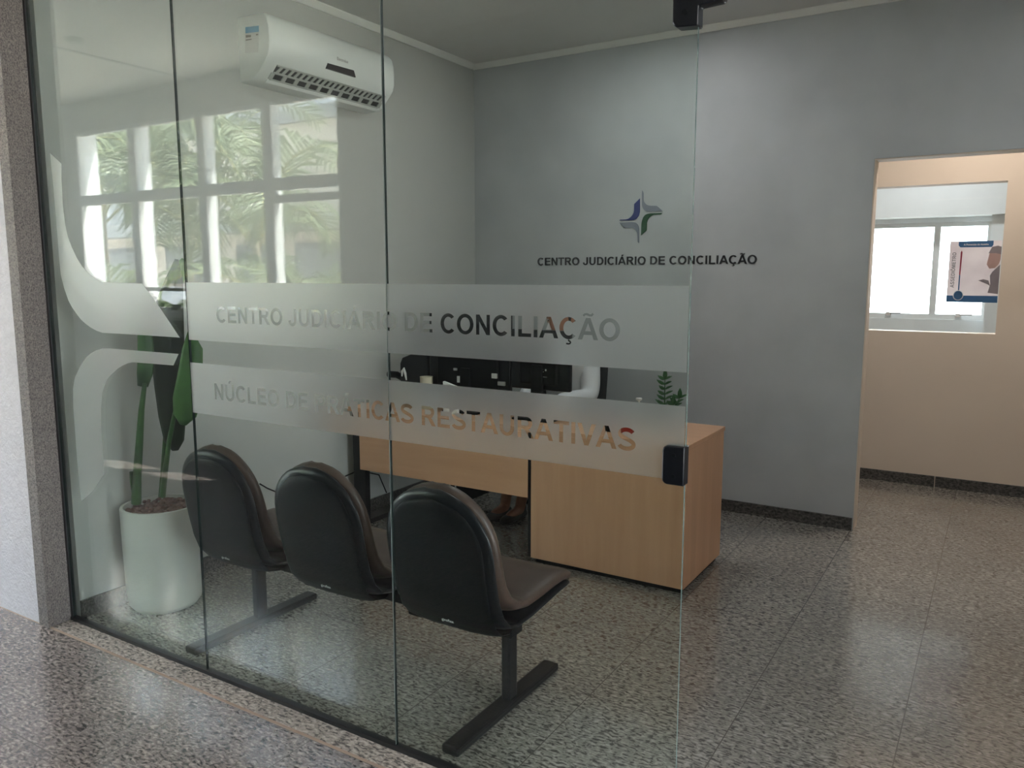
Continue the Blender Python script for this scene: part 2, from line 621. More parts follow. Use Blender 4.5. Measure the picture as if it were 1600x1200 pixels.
def glyph(ch):
    t, h = .20, .168
    if ch == ' ':
        return .40, []
    if ch == 'I':
        return .39, [[(.095, 0), (.295, 0), (.295, 1), (.095, 1)]]
    if ch == 'L':
        return .84, [[(.1, 0), (.80, 0), (.80, h), (.1+t, h), (.1+t, 1), (.1, 1)]]
    if ch == 'T':
        return .85, [[(.325, 0), (.525, 0), (.525, 1-h), (.82, 1-h), (.82, 1), (.03, 1), (.03, 1-h), (.325, 1-h)]]
    if ch == 'E':
        return .93, [[(.1, 0), (.86, 0), (.86, h), (.3, h), (.3, .43), (.81, .43), (.81, .597), (.3, .597), (.3, 1-h), (.84, 1-h), (.84, 1), (.1, 1)]]
    if ch == 'N':
        return 1.0, [[(.1, 0), (.288, 0), (.288, .66), (.70, 0), (.90, 0), (.90, 1), (.712, 1), (.712, .34), (.30, 1), (.1, 1)]]
    if ch == 'M':
        return 1.17, [[(.1, 0), (.285, 0), (.285, .79), (.49, 0), (.68, 0), (.885, .79), (.885, 0), (1.07, 0), (1.07, 1), (.77, 1), (.585, .30), (.40, 1), (.1, 1)]]
    if ch == 'V':
        return .93, [[(.36, 0), (.57, 0), (.925, 1), (.71, 1), (.467, .26), (.22, 1), (.005, 1)]]
    if ch == 'A':
        return 1.0, [[(0, 0), (.215, 0), (.295, .225), (.70, .225), (.785, 0), (1.0, 0), (.61, 1), (.392, 1)], [(.355, .393), (.50, .77), (.645, .393)]]
    if ch == 'U':
        return 1.0, [[(.095, 1), (.095, .40)]+_arc(.5, .39, .405, .407, 180, 360, 22)+[(.905, .40), (.905, 1), (.705, 1), (.705, .40)]+_arc(.5, .39, .205, .235, 360, 180, 18)+[(.295, .40), (.295, 1)]]
    if ch == 'J':
        return .78, [[(.48, 1), (.48, .30)]+_arc(.345, .29, .135, .135, 0, -150, 12)+[(.228, .33), (.03, .305)]+_arc(.355, .30, .325, .317, 190, 360, 20)+[(.68, .32), (.68, 1)]]
    if ch == 'D':
        return 1.0, [[(.1, 0), (.48, 0)]+_arc(.48, .5, .455, .5, -90, 90, 24)+[(.1, 1)], [(.3, h), (.46, h)]+_arc(.46, .5, .268, .332, -90, 90, 20)+[(.3, 1-h)]]
    if ch == 'O':
        return 1.09, [_arc(.545, .5, .495, .517, 0, 350, 35), _arc(.545, .5, .287, .345, 0, 350, 35)]
    if ch == 'C':
        return 1.0, [_arc(.53, .5, .475, .517, 42, 318, 32)+[(.885-.18, .255)]+_arc(.53, .5, .268, .345, 312, 48, 28)+[(.885-.18, .745)]]
    if ch == 'P':
        return .93, [[(.1, 0), (.3, 0), (.3, .375), (.54, .375)]+_arc(.56, .6875, .32, .3125, -90, 90, 20)+[(.1, 1)], [(.3, .54), (.52, .54)]+_arc(.53, .686, .14, .146, -90, 90, 14)+[(.3, .832)]]
    if ch == 'R':
        return 1.0, [[(.1, 0), (.3, 0), (.3, .415), (.40, .415), (.50, .37), (.74, 0), (.985, 0), (.80, .30), (.70, .42), (.78, .455)]+_arc(.60, .72, .30, .28, -45, 90, 16)+[(.1, 1)], [(.3, .575), (.55, .575)]+_arc(.57, .704, .125, .129, -90, 90, 12)+[(.3, .833)]]
    if ch == 'S':
        cl = _arc(.47, .735, .315, .185, 22, 90, 8)+_arc(.46, .735, .30, .185, 90, 235, 12)[1:]+[(.47, .51), (.62, .455)]+_arc(.48, .27, .33, .19, 45, -90, 12)+_arc(.46, .27, .33, .19, -90, -165, 8)[1:]
        return .93, [_band(cl, .185)]
    if ch in 'ÁÚ':
        a, p = glyph({'Á': 'A', 'Ú': 'U'}[ch])
        return a, p+[[(a/2-.09, 1.07), (a/2+.04, 1.07), (a/2+.20, 1.25), (a/2-.02, 1.25)]]
    if ch == 'Ã':
        a, p = glyph('A')
        return a, p+[_band([(a/2-.24, 1.09), (a/2-.17, 1.16), (a/2-.08, 1.175), (a/2+.08, 1.12), (a/2+.17, 1.125), (a/2+.24, 1.20)], .10)]
    if ch == 'Ô':
        a, p = glyph('O')
        return a, p+[[(a/2-.26, 1.07), (a/2-.10, 1.07), (a/2, 1.15), (a/2+.10, 1.07), (a/2+.26, 1.07), (a/2+.09, 1.25), (a/2-.09, 1.25)]]
    if ch == 'Ç':
        a, p = glyph('C')
        return a, p+[_band([(.53, -.024), (.545, -.09), (.61, -.115), (.635, -.165), (.60, -.215), (.52, -.235), (.41, -.215)], .075)]
    return .5, []


def caps_polys(body, x0, x1, z0, cap):
    polys, x = [], 0.
    for ch in body:
        a, ps = glyph(ch)
        for p in ps:
            polys.append([(x+u, v) for u, v in p])
        x += a
    us = [u for p in polys for u, v in p]
    m0, m1 = min(us), max(us)
    k = (x1-x0)/(m1-m0)
    return [[Vector((x0+(u-m0)*k, z0+v*cap)) for u, v in p] for p in polys]


def text_polys(body, x0, x1, z0, cap, bold=.022):
    polys = flatten(text_splines(body))
    polys = embolden(polys, bold)
    xs = [q.x for p in polys for q in p]
    base = flatten(text_splines('E'))
    hs = [q.y for p in base for q in p]
    h0, h1 = min(hs)-bold, max(hs)+bold
    sx = (x1-x0)/(max(xs)-min(xs))
    sz = cap/(h1-h0)
    mx = min(xs)
    return [[Vector((x0+(q.x-mx)*sx, z0+(q.y-h0)*sz)) for q in p] for p in polys]


def fill_polys(polys):
    """2D fill (even-odd) -> list of triangles in (u, v)"""
    cu = bpy.data.curves.new('fill', 'CURVE')
    cu.dimensions = '2D'
    cu.fill_mode = 'BOTH'
    for p in polys:
        s = cu.splines.new('POLY')
        s.points.add(len(p)-1)
        for k, q in enumerate(p):
            s.points[k].co = (q.x, q.y, 0, 1)
        s.use_cyclic_u = True
    o = bpy.data.objects.new('fill', cu)
    COL.objects.link(o)
    bpy.context.view_layer.update()
    dg = bpy.context.evaluated_depsgraph_get()
    me = bpy.data.meshes.new_from_object(o.evaluated_get(dg))
    bpy.data.objects.remove(o)
    bpy.data.curves.remove(cu)
    return me


def flat_mesh(name, polys, to3d, thick, material, parent=None, clip=None):
    """a filled flat outline; to3d(u, v) puts it in the scene, thick is its thickness vector"""
    me = fill_polys(polys)
    bm = bmesh.new()
    bm.from_mesh(me)
    bpy.data.meshes.remove(me)
    bmesh.ops.remove_doubles(bm, verts=bm.verts, dist=1e-6)
    if clip:
        for x, side in clip:
            bmesh.ops.bisect_plane(bm, geom=bm.verts[:]+bm.edges[:]+bm.faces[:], plane_co=(x, 0, 0),
                                   plane_no=(side, 0, 0), clear_outer=True)
    for v in bm.verts:
        v.co = to3d(v.co.x, v.co.y)
    if thick is not None:
        r = bmesh.ops.extrude_face_region(bm, geom=bm.faces[:])
        bmesh.ops.translate(bm, vec=Vector(thick), verts=[g for g in r['geom'] if isinstance(g, bmesh.types.BMVert)])
        bmesh.ops.recalc_face_normals(bm, faces=bm.faces)
    me = bpy.data.meshes.new(name)
    bm.to_mesh(me)
    bm.free()
    return link(name, me, material, parent)


def skin(name, chains, material, parent=None, sub=2, root=0):
    """chains: dict key -> (pos, radius); edges list"""
    verts, edges = chains
    keys = list(verts)
    idx = {k: i for i, k in enumerate(keys)}
    me = bpy.data.meshes.new(name)
    me.from_pydata([verts[k][0] for k in keys], [(idx[a], idx[b]) for a, b in edges], [])
    o = bpy.data.objects.new(name, me)
    COL.objects.link(o)
    md = o.modifiers.new('skin', 'SKIN')
    md.use_smooth_shade = True
    sv = me.skin_vertices[0].data
    for k in keys:
        r = verts[k][1]
        sv[idx[k]].radius = (r, r) if not isinstance(r, tuple) else r
        sv[idx[k]].use_root = False
    sv[root].use_root = True
    ms = o.modifiers.new('sub', 'SUBSURF')
    ms.levels = sub
    ms.render_levels = sub
    bpy.context.view_layer.update()
    dg = bpy.context.evaluated_depsgraph_get()
    m2 = bpy.data.meshes.new_from_object(o.evaluated_get(dg))
    bpy.data.objects.remove(o)
    m2.name = name
    return link(name, m2, material, parent, smooth=True)


# ------------------------------------------------------------------ dimensions
XL = -3.37                       # room left wall
YB = 4.93                        # grey back wall
YF = 6.29                        # beige wall beyond
ZC = 3.0
XE = -.625                       # right edge of the glazing
XO = -.67                        # left jamb of the back opening
YV = 4.13                        # depth of the mirror image of the corridor windows
YW = 2*GY-YV                     # corridor window wall (inner face)
CX0, CX1 = -10.0, 4.0            # corridor ends


def plan_box(name, lo, hi, mt, **k):
    return struct(obox(name, lo, hi, mt), **k)


# ------------------------------------------------------------------ room shell
plan_box('floor', (-6, 1.80, -.1), (3.2, 9.6, 0), M['granite'])
plan_box('floor_corridor', (CX0, YW-.2, -.1), (CX1, 1.70, 0), M['granite_corr'])
plan_box('trim_1', (CX0, 1.712, -.1), (CX1, 1.80, .002), M['granite_rough'], label='rough granite threshold strip below the glazed front', cat='threshold')
plan_box('trim_2', (CX0, 1.70, -.1), (CX1, 1.712, .001), M['grout'], label='sandy grout line between corridor floor and threshold', cat='grout line')
plan_box('wall_left', (XL-.15, 1.83, 0), (XL, YB+.12, ZC), M['wall_white'])
bm = bmesh.new()
box(bm, (XL, YB, 0), (XO, YB+.12, ZC))
box(bm, (XO, YB, 2.145), (.55, YB+.12, ZC))
box(bm, (.55, YB, 0), (2.75, YB+.12, ZC))
struct(obj('wall_back', bm, M['wall_gray']))
# painted reveal of the opening in the back wall
bm = bmesh.new()
box(bm, (XO, YB+.004, .0), (XO+.006, YB+.12, 2.145))
box(bm, (XO, YB+.004, 2.139), (.55, YB+.12, 2.145))
struct(obj('trim_3', bm, M['wall_beige']), 'beige painted reveal of the opening in the grey wall', 'reveal')
plan_box('wall_right', (1.55, 1.83, 0), (1.7, YB+.12, ZC), M['wall_white'])
plan_box('ceiling', (XL-.15, 1.75, ZC), (1.7, YB+.12, ZC+.1), M['ceiling'])

# cornice: small slanted moulding
bm = bmesh.new()
prism(bm, [(XL, YB, ZC-.035), (XL, YB-.012, ZC-.035), (XL, YB-.035, ZC-.006), (XL, YB-.035, ZC), (XL, YB, ZC)], (4.92, 0, 0))
struct(obj('trim_4', bm, M['white_trim']), 'white cornice along the top of the grey wall', 'cornice')
bm = bmesh.new()
prism(bm, [(XL, 1.83, ZC-.035), (XL+.012, 1.83, ZC-.035), (XL+.035, 1.83, ZC-.006), (XL+.035, 1.83, ZC), (XL, 1.83, ZC)], (0, YB-1.83-.036, 0))
struct(obj('trim_5', bm, M['white_trim']), 'white cornice along the top of the left wall', 'cornice')

# granite skirtings
plan_box('baseboard_back', (XL+.012, YB-.012, 0), (XO-.004, YB, .075), M['granite_base'])
plan_box('baseboard_left', (XL, 1.83, 0), (XL+.012, YB-.013, .08), M['granite_base'])
bm = bmesh.new()
for x0, x1 in ((-3, -.333), (-.328, 1.0), (1.005, 2.6)):
    box(bm, (x0, YF-.012, 0), (x1, YF, .078))
struct(obj('baseboard_far', bm, M['granite_base']))

# hall behind the opening, beige wall with a glazed hatch
HZ0, HZ1, HX1, HX0 = 1.105, 2.122, -.035, -1.5
bm = bmesh.new()
box(bm, (-3, YF, 0), (HX0, YF+.13, ZC)); box(bm, (HX1, YF, 0), (2.6, YF+.13, ZC))
box(bm, (HX0, YF, 0), (HX1, YF+.13, HZ0)); box(bm, (HX0, YF, HZ1), (HX1, YF+.13, ZC))
struct(obj('wall_far', bm, M['wall_beige']))
plan_box('wall_hall_left', (-3.15, YB+.12, 0), (-3, 9.6, ZC), M['wall_beige'])
plan_box('wall_hall_right', (2.6, YB+.12, 0), (2.75, 9.6, ZC), M['wall_beige'])
plan_box('ceiling_hall', (-3.15, YB+.12, ZC), (2.75, 9.6, ZC+.1), M['ceiling'])

# room seen through the hatch, with its own window
YR = 8.7
g = [at(1365, 357, 1, YR), at(1460, 357, 1, YR), at(1470, 357, 1, YR), at(1549, 357, 1, YR), at(1460, 491, 1, YR)]
wz1, wz0 = g[0].z, g[4].z
xr = g[3].x
xm = (g[1].x+g[2].x)/2
wl = xm-(xr-xm)-.35
bm = bmesh.new()
box(bm, (-3, YR, 0), (wl, YR+.15, ZC)); box(bm, (xr+.0, YR, 0), (2.6, YR+.15, ZC))
box(bm, (wl, YR, 0), (xr, YR+.15, wz0-.05)); box(bm, (wl, YR, wz1+.04), (xr, YR+.15, ZC))
struct(obj('wall_window_room', bm, M['wall_pale']))
zb = at(1450, 338, 1, YR-.25).z
plan_box('trim_6', (-3, YR-.25, zb), (2.6, YR, ZC), M['wall_pale'], label='pale bulkhead above the white far window', cat='bulkhead')
plan_box('trim_7', (xr-.0, YR-.16, 0), (xr+.35, YR, zb), M['wall_pale'], label='pale pier at the right of the far window', cat='pier')
w = struct(obox('window_6', (wl, YR+.03, wz0-.05), (xr, YR+.08, wz0), M['white_metal']), 'white framed far window with two bright panes and chrome latches', 'window')
for x in (wl+.02, xm, xr-.0):
    obox('mullion', (x-.028, YR+.03, wz0), (x+.028, YR+.08, wz1), M['white_metal'], w)
obox('head_rail', (wl, YR+.03, wz1), (xr, YR+.08, wz1+.04), M['white_metal'], w)
for a, b in ((wl+.02, xm), (xm, xr)):
    obox('pane', (a+.028, YR+.05, wz0), (b-.028, YR+.056, wz1), M['pane'], w)
    bm = bmesh.new()
    lx = a+(b-a)*.50
    box(bm, (lx-.02, YR-.005, wz0-.02), (lx+.03, YR+.03, wz0+.012))
    tube(bm, [(lx+.02, YR-.01, wz0), (lx+.12, YR-.015, wz0+.004)], .008, 8)
    obj('latch', bm, M['chrome'], w, smooth=True)

# glazed hatch pane with poster stuck to it
YH = YF+.10
w = struct(obox('window_5', (HX0, YH, HZ0), (HX1, YH+.006, HZ1), M['pane']), 'clear pane of the hatch in the beige wall', 'window')
P = lambda x, y: at(x, y, 1, YH-.004)
pc = P(1525, 424)
pt = thing('poster', 'pale poster with a thermometer drawing stuck on the hatch pane', 'poster', (pc.x, YH-.003, P(1500, 472).z))
q = [P(1484, 377), P(1568, 376), P(1556, 473), P(1479, 472)]
px0, px1 = (q[0].x+q[3].x)/2, min(HX1-.004, (q[1].x+q[2].x)/2)
pz0, pz1 = (q[2].z+q[3].z)/2, (q[0].z+q[1].z)/2
pw, ph = px1-px0, pz1-pz0
U = lambda u, v, d=0.: Vector((px0+u*pw, YH-.003-d, pz0+v*ph))


def poster_poly(name, pts, mt, d):
    bm = bmesh.new()
    prism(bm, [U(u, v, d) for u, v in pts], (0, .0006, 0))
    return obj(name, bm, mt, pt)


poster_poly('sheet', [(0, 0), (1, 0), (1, 1), (0, 1)], M['poster_bg'], .0002)
poster_poly('footer_band', [(0, 0), (1, 0), (1, .11), (0, .11)], M['poster_blue'], .001)
poster_poly('header_band', [(.17, 1), (.84, 1), (.84, .93), (.81, .90), (.21, .90), (.17, .93)], M['poster_blue'], .001)
poster_poly('thermometer_tube', [(.222, .12), (.245, .12), (.245, .45), (.222, .45)], M['poster_blue'], .001)
poster_poly('thermometer_tube', [(.222, .45), (.245, .45), (.255, .82), (.24, .85), (.222, .82)], M['poster_red'], .001)
poster_poly('thermometer_bulb', [(.232+.105*math.cos(a*PI/12), .115+.085*math.sin(a*PI/12)) for a in range(24)], M['paper'], .0016)
poster_poly('thermometer_bulb', [(.232+.09*math.cos(a*PI/12), .115+.073*math.sin(a*PI/12)) for a in range(24)], M['poster_blue'], .0023)
poster_poly('photo_figure', [(.80, .16), (1, .14), (1, .62), (.93, .56), (.86, .50), (.82, .44), (.84, .3)], M['poster_grey'], .001)
poster_poly('photo_figure', [(.74, .62), (.80, .55), (.9, .56), (.97, .62), (1, .70), (1, .82), (.9, .84), (.78, .8)], M['poster_skin'], .0013)
poster_poly('photo_figure', [(.76, .80), (.82, .9), (.93, .92), (1, .90), (1, .78), (.9, .80)], M['poster_grey'], .0016)
poster_poly('photo_figure', [(.60, .36), (.78, .30), (.84, .27), (.8, .36), (.7, .38)], M['poster_grey'], .001)
tp = caps_polys('ASSEDIÔMETRO', 0, .58, 0, .075)
flat_mesh('poster_title', tp, lambda u, v: U(.135-v, .24+u, .0016), None, M['poster_ink'], pt)
tp = text_polys('A Prevenção do Assédio', 0, .48, 0, .028, .03)
flat_mesh('poster_caption', tp, lambda u, v: U(.27+u, .93+v, .0018), None, M['paper'], pt)

# ------------------------------------------------------------------ corridor shell
plan_box('wall_corridor', (CX0, 1.705, 0), (-3.405, 1.95, ZC), M['plaster'])
plan_box('wall_corridor_right', (1.0, 1.705, 0), (CX1, 1.95, ZC), M['plaster'])
plan_box('trim_8', (-3.46, 1.698, 0), (-3.388, 1.80, ZC), M['granite_jamb'], label='dark flamed granite jamb at the left of the glazed front', cat='jamb')
plan_box('ceiling_corridor', (CX0, YW-.2, ZC), (CX1, 1.76, ZC+.1), M['ceiling'])
plan_box('trim_9', (-5.47, YW, ZC-.012), (-5.44, 1.70, ZC), M['wall_gray'], label='thin grey joint strip across the corridor ceiling', cat='ceiling joint')

V = lambda x, y: mirrored(x, y, YV)
colpx = [(122, 202), (214, 310), (322, 412), (427, 531)]
cols = [(V(a, 250).x, V(b, 250).x) for a, b in colpx]
WX0, WX1 = cols[0][0], cols[3][1]
WZ1 = (V(122, 205).z+V(530, 144).z)/2
WZ0 = V(270, 490).z
MZ1 = (V(165, 304).z+V(470, 275).z)/2
MZ0 = (V(170, 320).z+V(380, 301).z)/2
LZ = V(262, 452).z
bm = bmesh.new()
box(bm, (CX0, YW-.11, 0), (WX0-.07, YW, ZC)); box(bm, (WX1, YW-.11, 0), (CX1, YW, ZC))
box(bm, (WX0-.07, YW-.05, 0), (WX1, YW, WZ0)); box(bm, (WX0-.07, YW-.11, WZ1), (WX1, YW, ZC)); box(bm, (WX0-.07, YW-.045, WZ0), (WX0, YW, WZ1))
struct(obj('wall_corridor_window', bm, M['corr_wall']))
struct(obox('trim_13', (CX0, YW, 0), (CX1, YW+.012, 1.13), M['dado']), 'dark dado added below the corridor window to dim its mirror image', 'dado')  # dark dado added so the lower wall mirrors dimly in the glass
fy0, fy1 = YW-.045, YW-.005
w = struct(obox('window_7', (WX0, fy0, WZ0), (WX1, fy1, WZ0+.05), M['white_metal']), 'white framed corridor window with four bays facing palms', 'window')
obox('head_rail', (WX0, fy0, WZ1-.03), (WX1, fy1, WZ1), M['white_metal'], w)
obox('transom', (WX0, fy0, MZ0), (WX1, fy1+.02, MZ1), M['white_metal'], w)
for i in range(5):
    if i == 0:
        a, b = WX0, WX0+.02
    elif i == 4:
        a, b = WX1-.012, WX1
    else:
        a, b = cols[i-1][1], cols[i][0]
    obox('mullion', (a, fy0, WZ0), (b, fy1+.015, WZ1), M['white_metal'], w)
for i, (a, b) in enumerate(cols):
    obox('sub_rail', (a, fy0, LZ-.015), (b, fy1, LZ+.015), M['white_metal'], w)
    obox('pane', (a, fy0+.02, MZ1), (b, fy0+.026, WZ1-.03), M['pane'], w)
    obox('pane', (a, fy0+.02, WZ0+.05), (b, fy0+.026, MZ0), M['pane'], w)
zz = V(480, 308).z
obox('sub_rail', (cols[3][0], fy0, zz-.028), (cols[3][1], fy1, zz+.028), M['white_metal'], w)
bm = bmesh.new()
lx = V(275, 492).x
box(bm, (lx-.03, YW-.02, WZ0+.03), (lx+.03, YW+.015, WZ0+.075))
tube(bm, [(lx, YW+.02, WZ0+.055), (lx+.1, YW+.03, WZ0+.06)], .008, 8)
obj('latch', bm, M['black_plast'], w, smooth=True)
obox('sill', (WX0, YW-.02, WZ0-.03), (WX1, YW+.03, WZ0), M['white_metal'], w)

# smoke detector on the corridor ceiling
sp = mirrored(117, 60, at(117, 60, 2, ZC)[1])
bm = bmesh.new()
lathe(bm, [(.055, 0), (.055, -.012), (.045, -.03), (.015, -.036)], (sp.x, sp.y, ZC), 28)
tag(obj('smoke_detector', bm, M['ac_gray'], smooth=True), 'small round grey disc on the corridor ceiling mirrored in the glass', 'smoke detector')

# ------------------------------------------------------------------ outside the corridor
plan_box('ground', (-40, -30, -.25), (30, YW-.2, -.15), M['ground'])
bm = bmesh.new()
box(bm, (WX0-1.2, YW-.25, WZ1+.13), (WX1+1.2, YW-.11, WZ1+.24))
struct(obj('trim_10', bm, M['fin']), 'white concrete eave slab over the corridor window', 'eave')
finx = [WX0-.032]+[cols[i+1][0]-.032 for i in range(3)]
for i, x in enumerate(finx):
    o = obox('fin', (x-.03, YW-(.185, .125, .085, .07)[i], WZ0-.3), (x+.03, YW-.05, WZ1+.12), M['fin'])
    tag(o, ['white sunlit upright fin beside the leftmost window bay', 'white upright fin between the first and second window bays from left',
            'white upright fin between the second and third window bays from left', 'white upright fin between the third and fourth window bays from left'][i], 'fin', 'white fins outside the corridor window')

# building across the garden
YBD = -7.6
VB = lambda x, y: mirrored(x, y, 2*GY-YBD)
b0 = thing('building', 'cream building with white parapet across the palm garden', 'building', (-16, YBD-3, -.15))
zp0 = VB(480, 190).z
zp1 = VB(480, 168).z
obox('wall', (-40, YBD-5, -.15), (6, YBD, zp0), M['bld'], b0)
obox('concrete_band', (-40, YBD-5, zp0), (6, YBD+.12, zp1), M['bld_grey'], b0)
obox('parapet', (-40, YBD-5, zp1), (6, YBD+.05, zp1+1.3), M['bld_white'], b0)
zl = VB(180, 355).z
obox('painted_sunlit_base', (-40, YBD, -.15), (6, YBD+.10, 1.25), M['bld_white'], b0)  # white colour stands in for sunlight on the cream lower wall
obox('ledge', (-40, YBD, zl-.28), (6, YBD+.55, zl), M['bld_grey'], b0)
for x in (VB(200, 400).x, VB(290, 400).x, VB(405, 400).x, VB(500, 400).x):
    f = obox('window', (x-.62, YBD, 1.32), (x+.62, YBD+.06, zl-.5), M['bld_frame'], b0)
    obox('window_pane', (x-.52, YBD+.055, 1.42), (x+.52, YBD+.07, zl-.6), M['bld_glass'], f)
c = VB(182, 335)
t = thing('air_conditioner_condenser', 'white outdoor condenser unit on the ledge of the cream building', 'air conditioner', (c.x, YBD+.3, zl))
obox('casing', (c.x-.45, YBD+.08, zl), (c.x+.45, YBD+.45, zl+.68), M['fin'], t, bevel=.015)
bm = bmesh.new()
for i in range(6):
    for j in range(3):
        x0 = c.x-.08+j*.16
        box(bm, (x0, YBD+.45, zl+.06+i*.1), (x0+.13, YBD+.462, zl+.13+i*.1))
obj('fan_grille', bm, M['bld_frame'], t)

# palms
def frond_mesh(name, L, droop, n=22, wid=.30, seed=0, curl=.6):
    r = random.Random(seed)
    bm = bmesh.new()
    pts = []
    for i in range(15):
        s = i/14
        a = math.radians(72)-droop*s*s*1.0-droop*.25*s
        if not pts:
            p = Vector((0, 0, 0))
        else:
            p = pts[-1]+Vector((math.cos(a), 0, math.sin(a)))*(L/14)
        pts.append(p)
    tube(bm, pts, [.016*(1-.8*i/14) for i in range(15)], 6)
    nr = len(bm.faces)

    def on(s):
        f = s*14
        i = min(13, int(f))
        p = pts[i].lerp(pts[i+1], f-i)
        return p, (pts[i+1]-pts[i]).normalized()
    for i in range(n):
        s = .22+.76*i/(n-1)
        p, d = on(s)
        ln = wid*L*(math.sin(PI*(.12+.80*(i/(n-1))))**.7)*r.uniform(.9, 1.1)
        up = Vector((0, 1, 0)).cross(d)*-1
        if up.z < 0:
            up = -up
        for sd in (-1, 1):
            side = Vector((0, sd, 0))
            dirn = (side*.85+d*.62+up*r.uniform(.1, .35)).normalized()
            q1 = p+dirn*ln*.5
            q2 = p+dirn*ln*.9+Vector((0, 0, -1))*ln*curl*r.uniform(.5, .9)
            wv = d*.026*r.uniform(.8, 1.2)
            vs = [bm.verts.new(x) for x in (p-wv*.5, p+wv*.5, q1+wv, q1-wv, q2)]
            bm.faces.new((vs[0], vs[1], vs[2], vs[3]))
            bm.faces.new((vs[3], vs[2], vs[4]))
    me = bpy.data.meshes.new(name)
    bm.to_mesh(me)
    bm.free()
    return me, nr


FM = []
for k in range(4):
    me, nr = frond_mesh('frond', 1.5+.25*k, [1.9, 2.3, 2.6, 1.5][k], 25, .38, k, [.5, .6, .7, .35][k])
    me.materials.append(M['palm'] if k != 2 else M['palm_y'])
    me.materials.append(M['rachis'])
    for i, p in enumerate(me.polygons):
        p.material_index = 1 if i < nr else 0
        p.use_smooth = True
    FM.append(me)


def palm(loc, h, nf, seed, label, lean=(0, 0), size=1.):
    r = random.Random(seed)
    t = thing('areca_palm', label, 'palm', loc, 'palms in the garden')
    L = Vector(loc)
    top = L+Vector((lean[0], lean[1], h))
    bm = bmesh.new()
    tube(bm, [L.lerp(top, s)+Vector((0, 0, 0)) for s in (0, .25, .5, .75, 1)], [.075, .06, .055, .05, .045], 12)
    obj('trunk', bm, M['trunk'], t, smooth=True)
    for i in range(nf):
        k = r.choice((0, 1, 3)) if h > .6 or i % 2 else 2
        o = bpy.data.objects.new('frond', FM[k])
        COL.objects.link(o)
        o.parent = t
        o.location = top-L+Vector((0, 0, r.uniform(-.25, .1)))
        o.rotation_euler = (0, math.radians(r.uniform(-12, 28)), i*2.399+r.uniform(-.3, .3))
        s = size*r.uniform(.8, 1.15)
        o.scale = (s, s, s)
    return t


palm((-7.15, -2.75, -.15), 1.15, 11, 3, 'green palm nearest the right end of the corridor window', (.1, -.1), .72)
palm((-8.3, -3.6, -.15), 2.15, 11, 5, 'arching palm outside the third window bay from left', (.0, .1))
palm((-9.8, -3.6, -.15), 2.5, 13, 8, 'dense palm outside the second window bay from left', (0, 0), 1.1)
palm((-12.8, -4.2, -.15), 2.7, 13, 11, 'tall palm far at the left beyond the first window bay', (0, 0), 1.2)
palm((-11.2, -5.0, -.15), 3.3, 12, 14, 'tallest palm behind the nearer ones with high spreading crown', (.3, 0), 1.2)
palm((-7.9, -2.3, -.15), .75, 11, 21, 'low bushy palm in front of the arching palm', (0, 0), .75)
palm((-9.3, -2.5, -.15), .55, 11, 25, 'low palm with yellowing fronds under the window', (0, 0), .85)
palm((-11.2, -2.9, -.15), .9, 11, 31, 'low green palm left of the yellowing one', (0, 0), .85)

# ------------------------------------------------------------------ glazed front
GZ0, GZ1 = .012, 2.985
panes = [(-3.373, -2.4775), (-2.4735, -1.5495), (-1.5455, XE)]
plabel = ['leftmost clear glass panel with half of a frosted star motif',
          'middle clear glass panel carrying the first half of two frosted lettering bands',
          'right clear glass panel with black lock and the end of two frosted bands']
gp = []


def glass_panel(name, x0, x1, z0, z1):
    bm = bmesh.new()
    box(bm, (x0, GY-.004, z0), (x1, GY+.004, z1))
    bmesh.ops.recalc_face_normals(bm, faces=bm.faces)
    for f in bm.faces:
        f.material_index = 0 if abs(f.normal.y) > .9 else (2 if (f.normal.x > .9 and name == 'window_1') or (f.normal.x < -.9 and name != 'window_3') else (2 if f.normal.x < -.9 else 1))
    return obj(name, bm, [M['glass'], M['edge_mid' if name in ('window_3', 'window_4') else 'edge'], M['edge_dark'], M['edge']])


for i, (a, b) in enumerate(panes):
    o = struct(glass_panel('window_%d' % (i+1), a, b, GZ0, GZ1), plabel[i], 'glass panel')
    gp.append(o)
tr = struct(glass_panel('window_4', XE+.004, 1.0, 2.104, GZ1), 'clear glass transom above the open doorway', 'glass panel')

plan_box('trim_11', (-3.388, GY-.012, .002), (XE, GY+.012, .017), M['black_alu'], label='black aluminium channel along the foot of the glass', cat='channel')
plan_box('trim_12', (-3.388, GY-.009, .017), (-3.374, GY+.009, GZ1), M['black_alu'], label='black aluminium channel up the granite jamb', cat='channel')

# frosted film
FY = GY-.0052
star_up = [(78, 239), (96, 256), (96, 280), (98, 320), (102, 352), (106, 370), (112, 386), (120, 403), (128, 416), (138, 427), (148, 435), (160, 441), (222, 443),
           (250, 481), (281, 527.5), (220, 523.5), (160, 520), (150, 516.5), (142, 512), (135, 507), (127, 500), (120, 491), (113, 481), (107, 470), (100, 450), (95, 430), (92, 400), (89, 360), (84, 300)]
star_lo = [(279, 553), (172, 544.5), (160, 544.5), (150, 547.5), (142, 552), (135, 558), (125, 572.5), (117, 590), (114, 607), (114.5, 637), (117, 670), (120, 714), (126.5, 778),
           (127.5, 783), (144, 768), (163, 740), (160.6, 705), (158, 670), (158, 635), (160, 612), (166, 595), (171, 588), (177.5, 582), (184, 576), (192, 571), (200, 567.5), (207, 566), (271, 571)]
polys = []
for s in (star_up, star_lo):
    polys.append([Vector((p.x, p.z)) for p in (at(x, y, 1, FY) for x, y in s)])
flat_mesh('frosted_film', polys, lambda u, v: Vector((u, FY, v)), None, M['frost'], gp[0])
BX0, BX1 = -2.4725, XE-.002
rect = lambda z0, z1: [Vector((BX0, z0)), Vector((BX1, z0)), Vector((BX1, z1)), Vector((BX0, z1))]
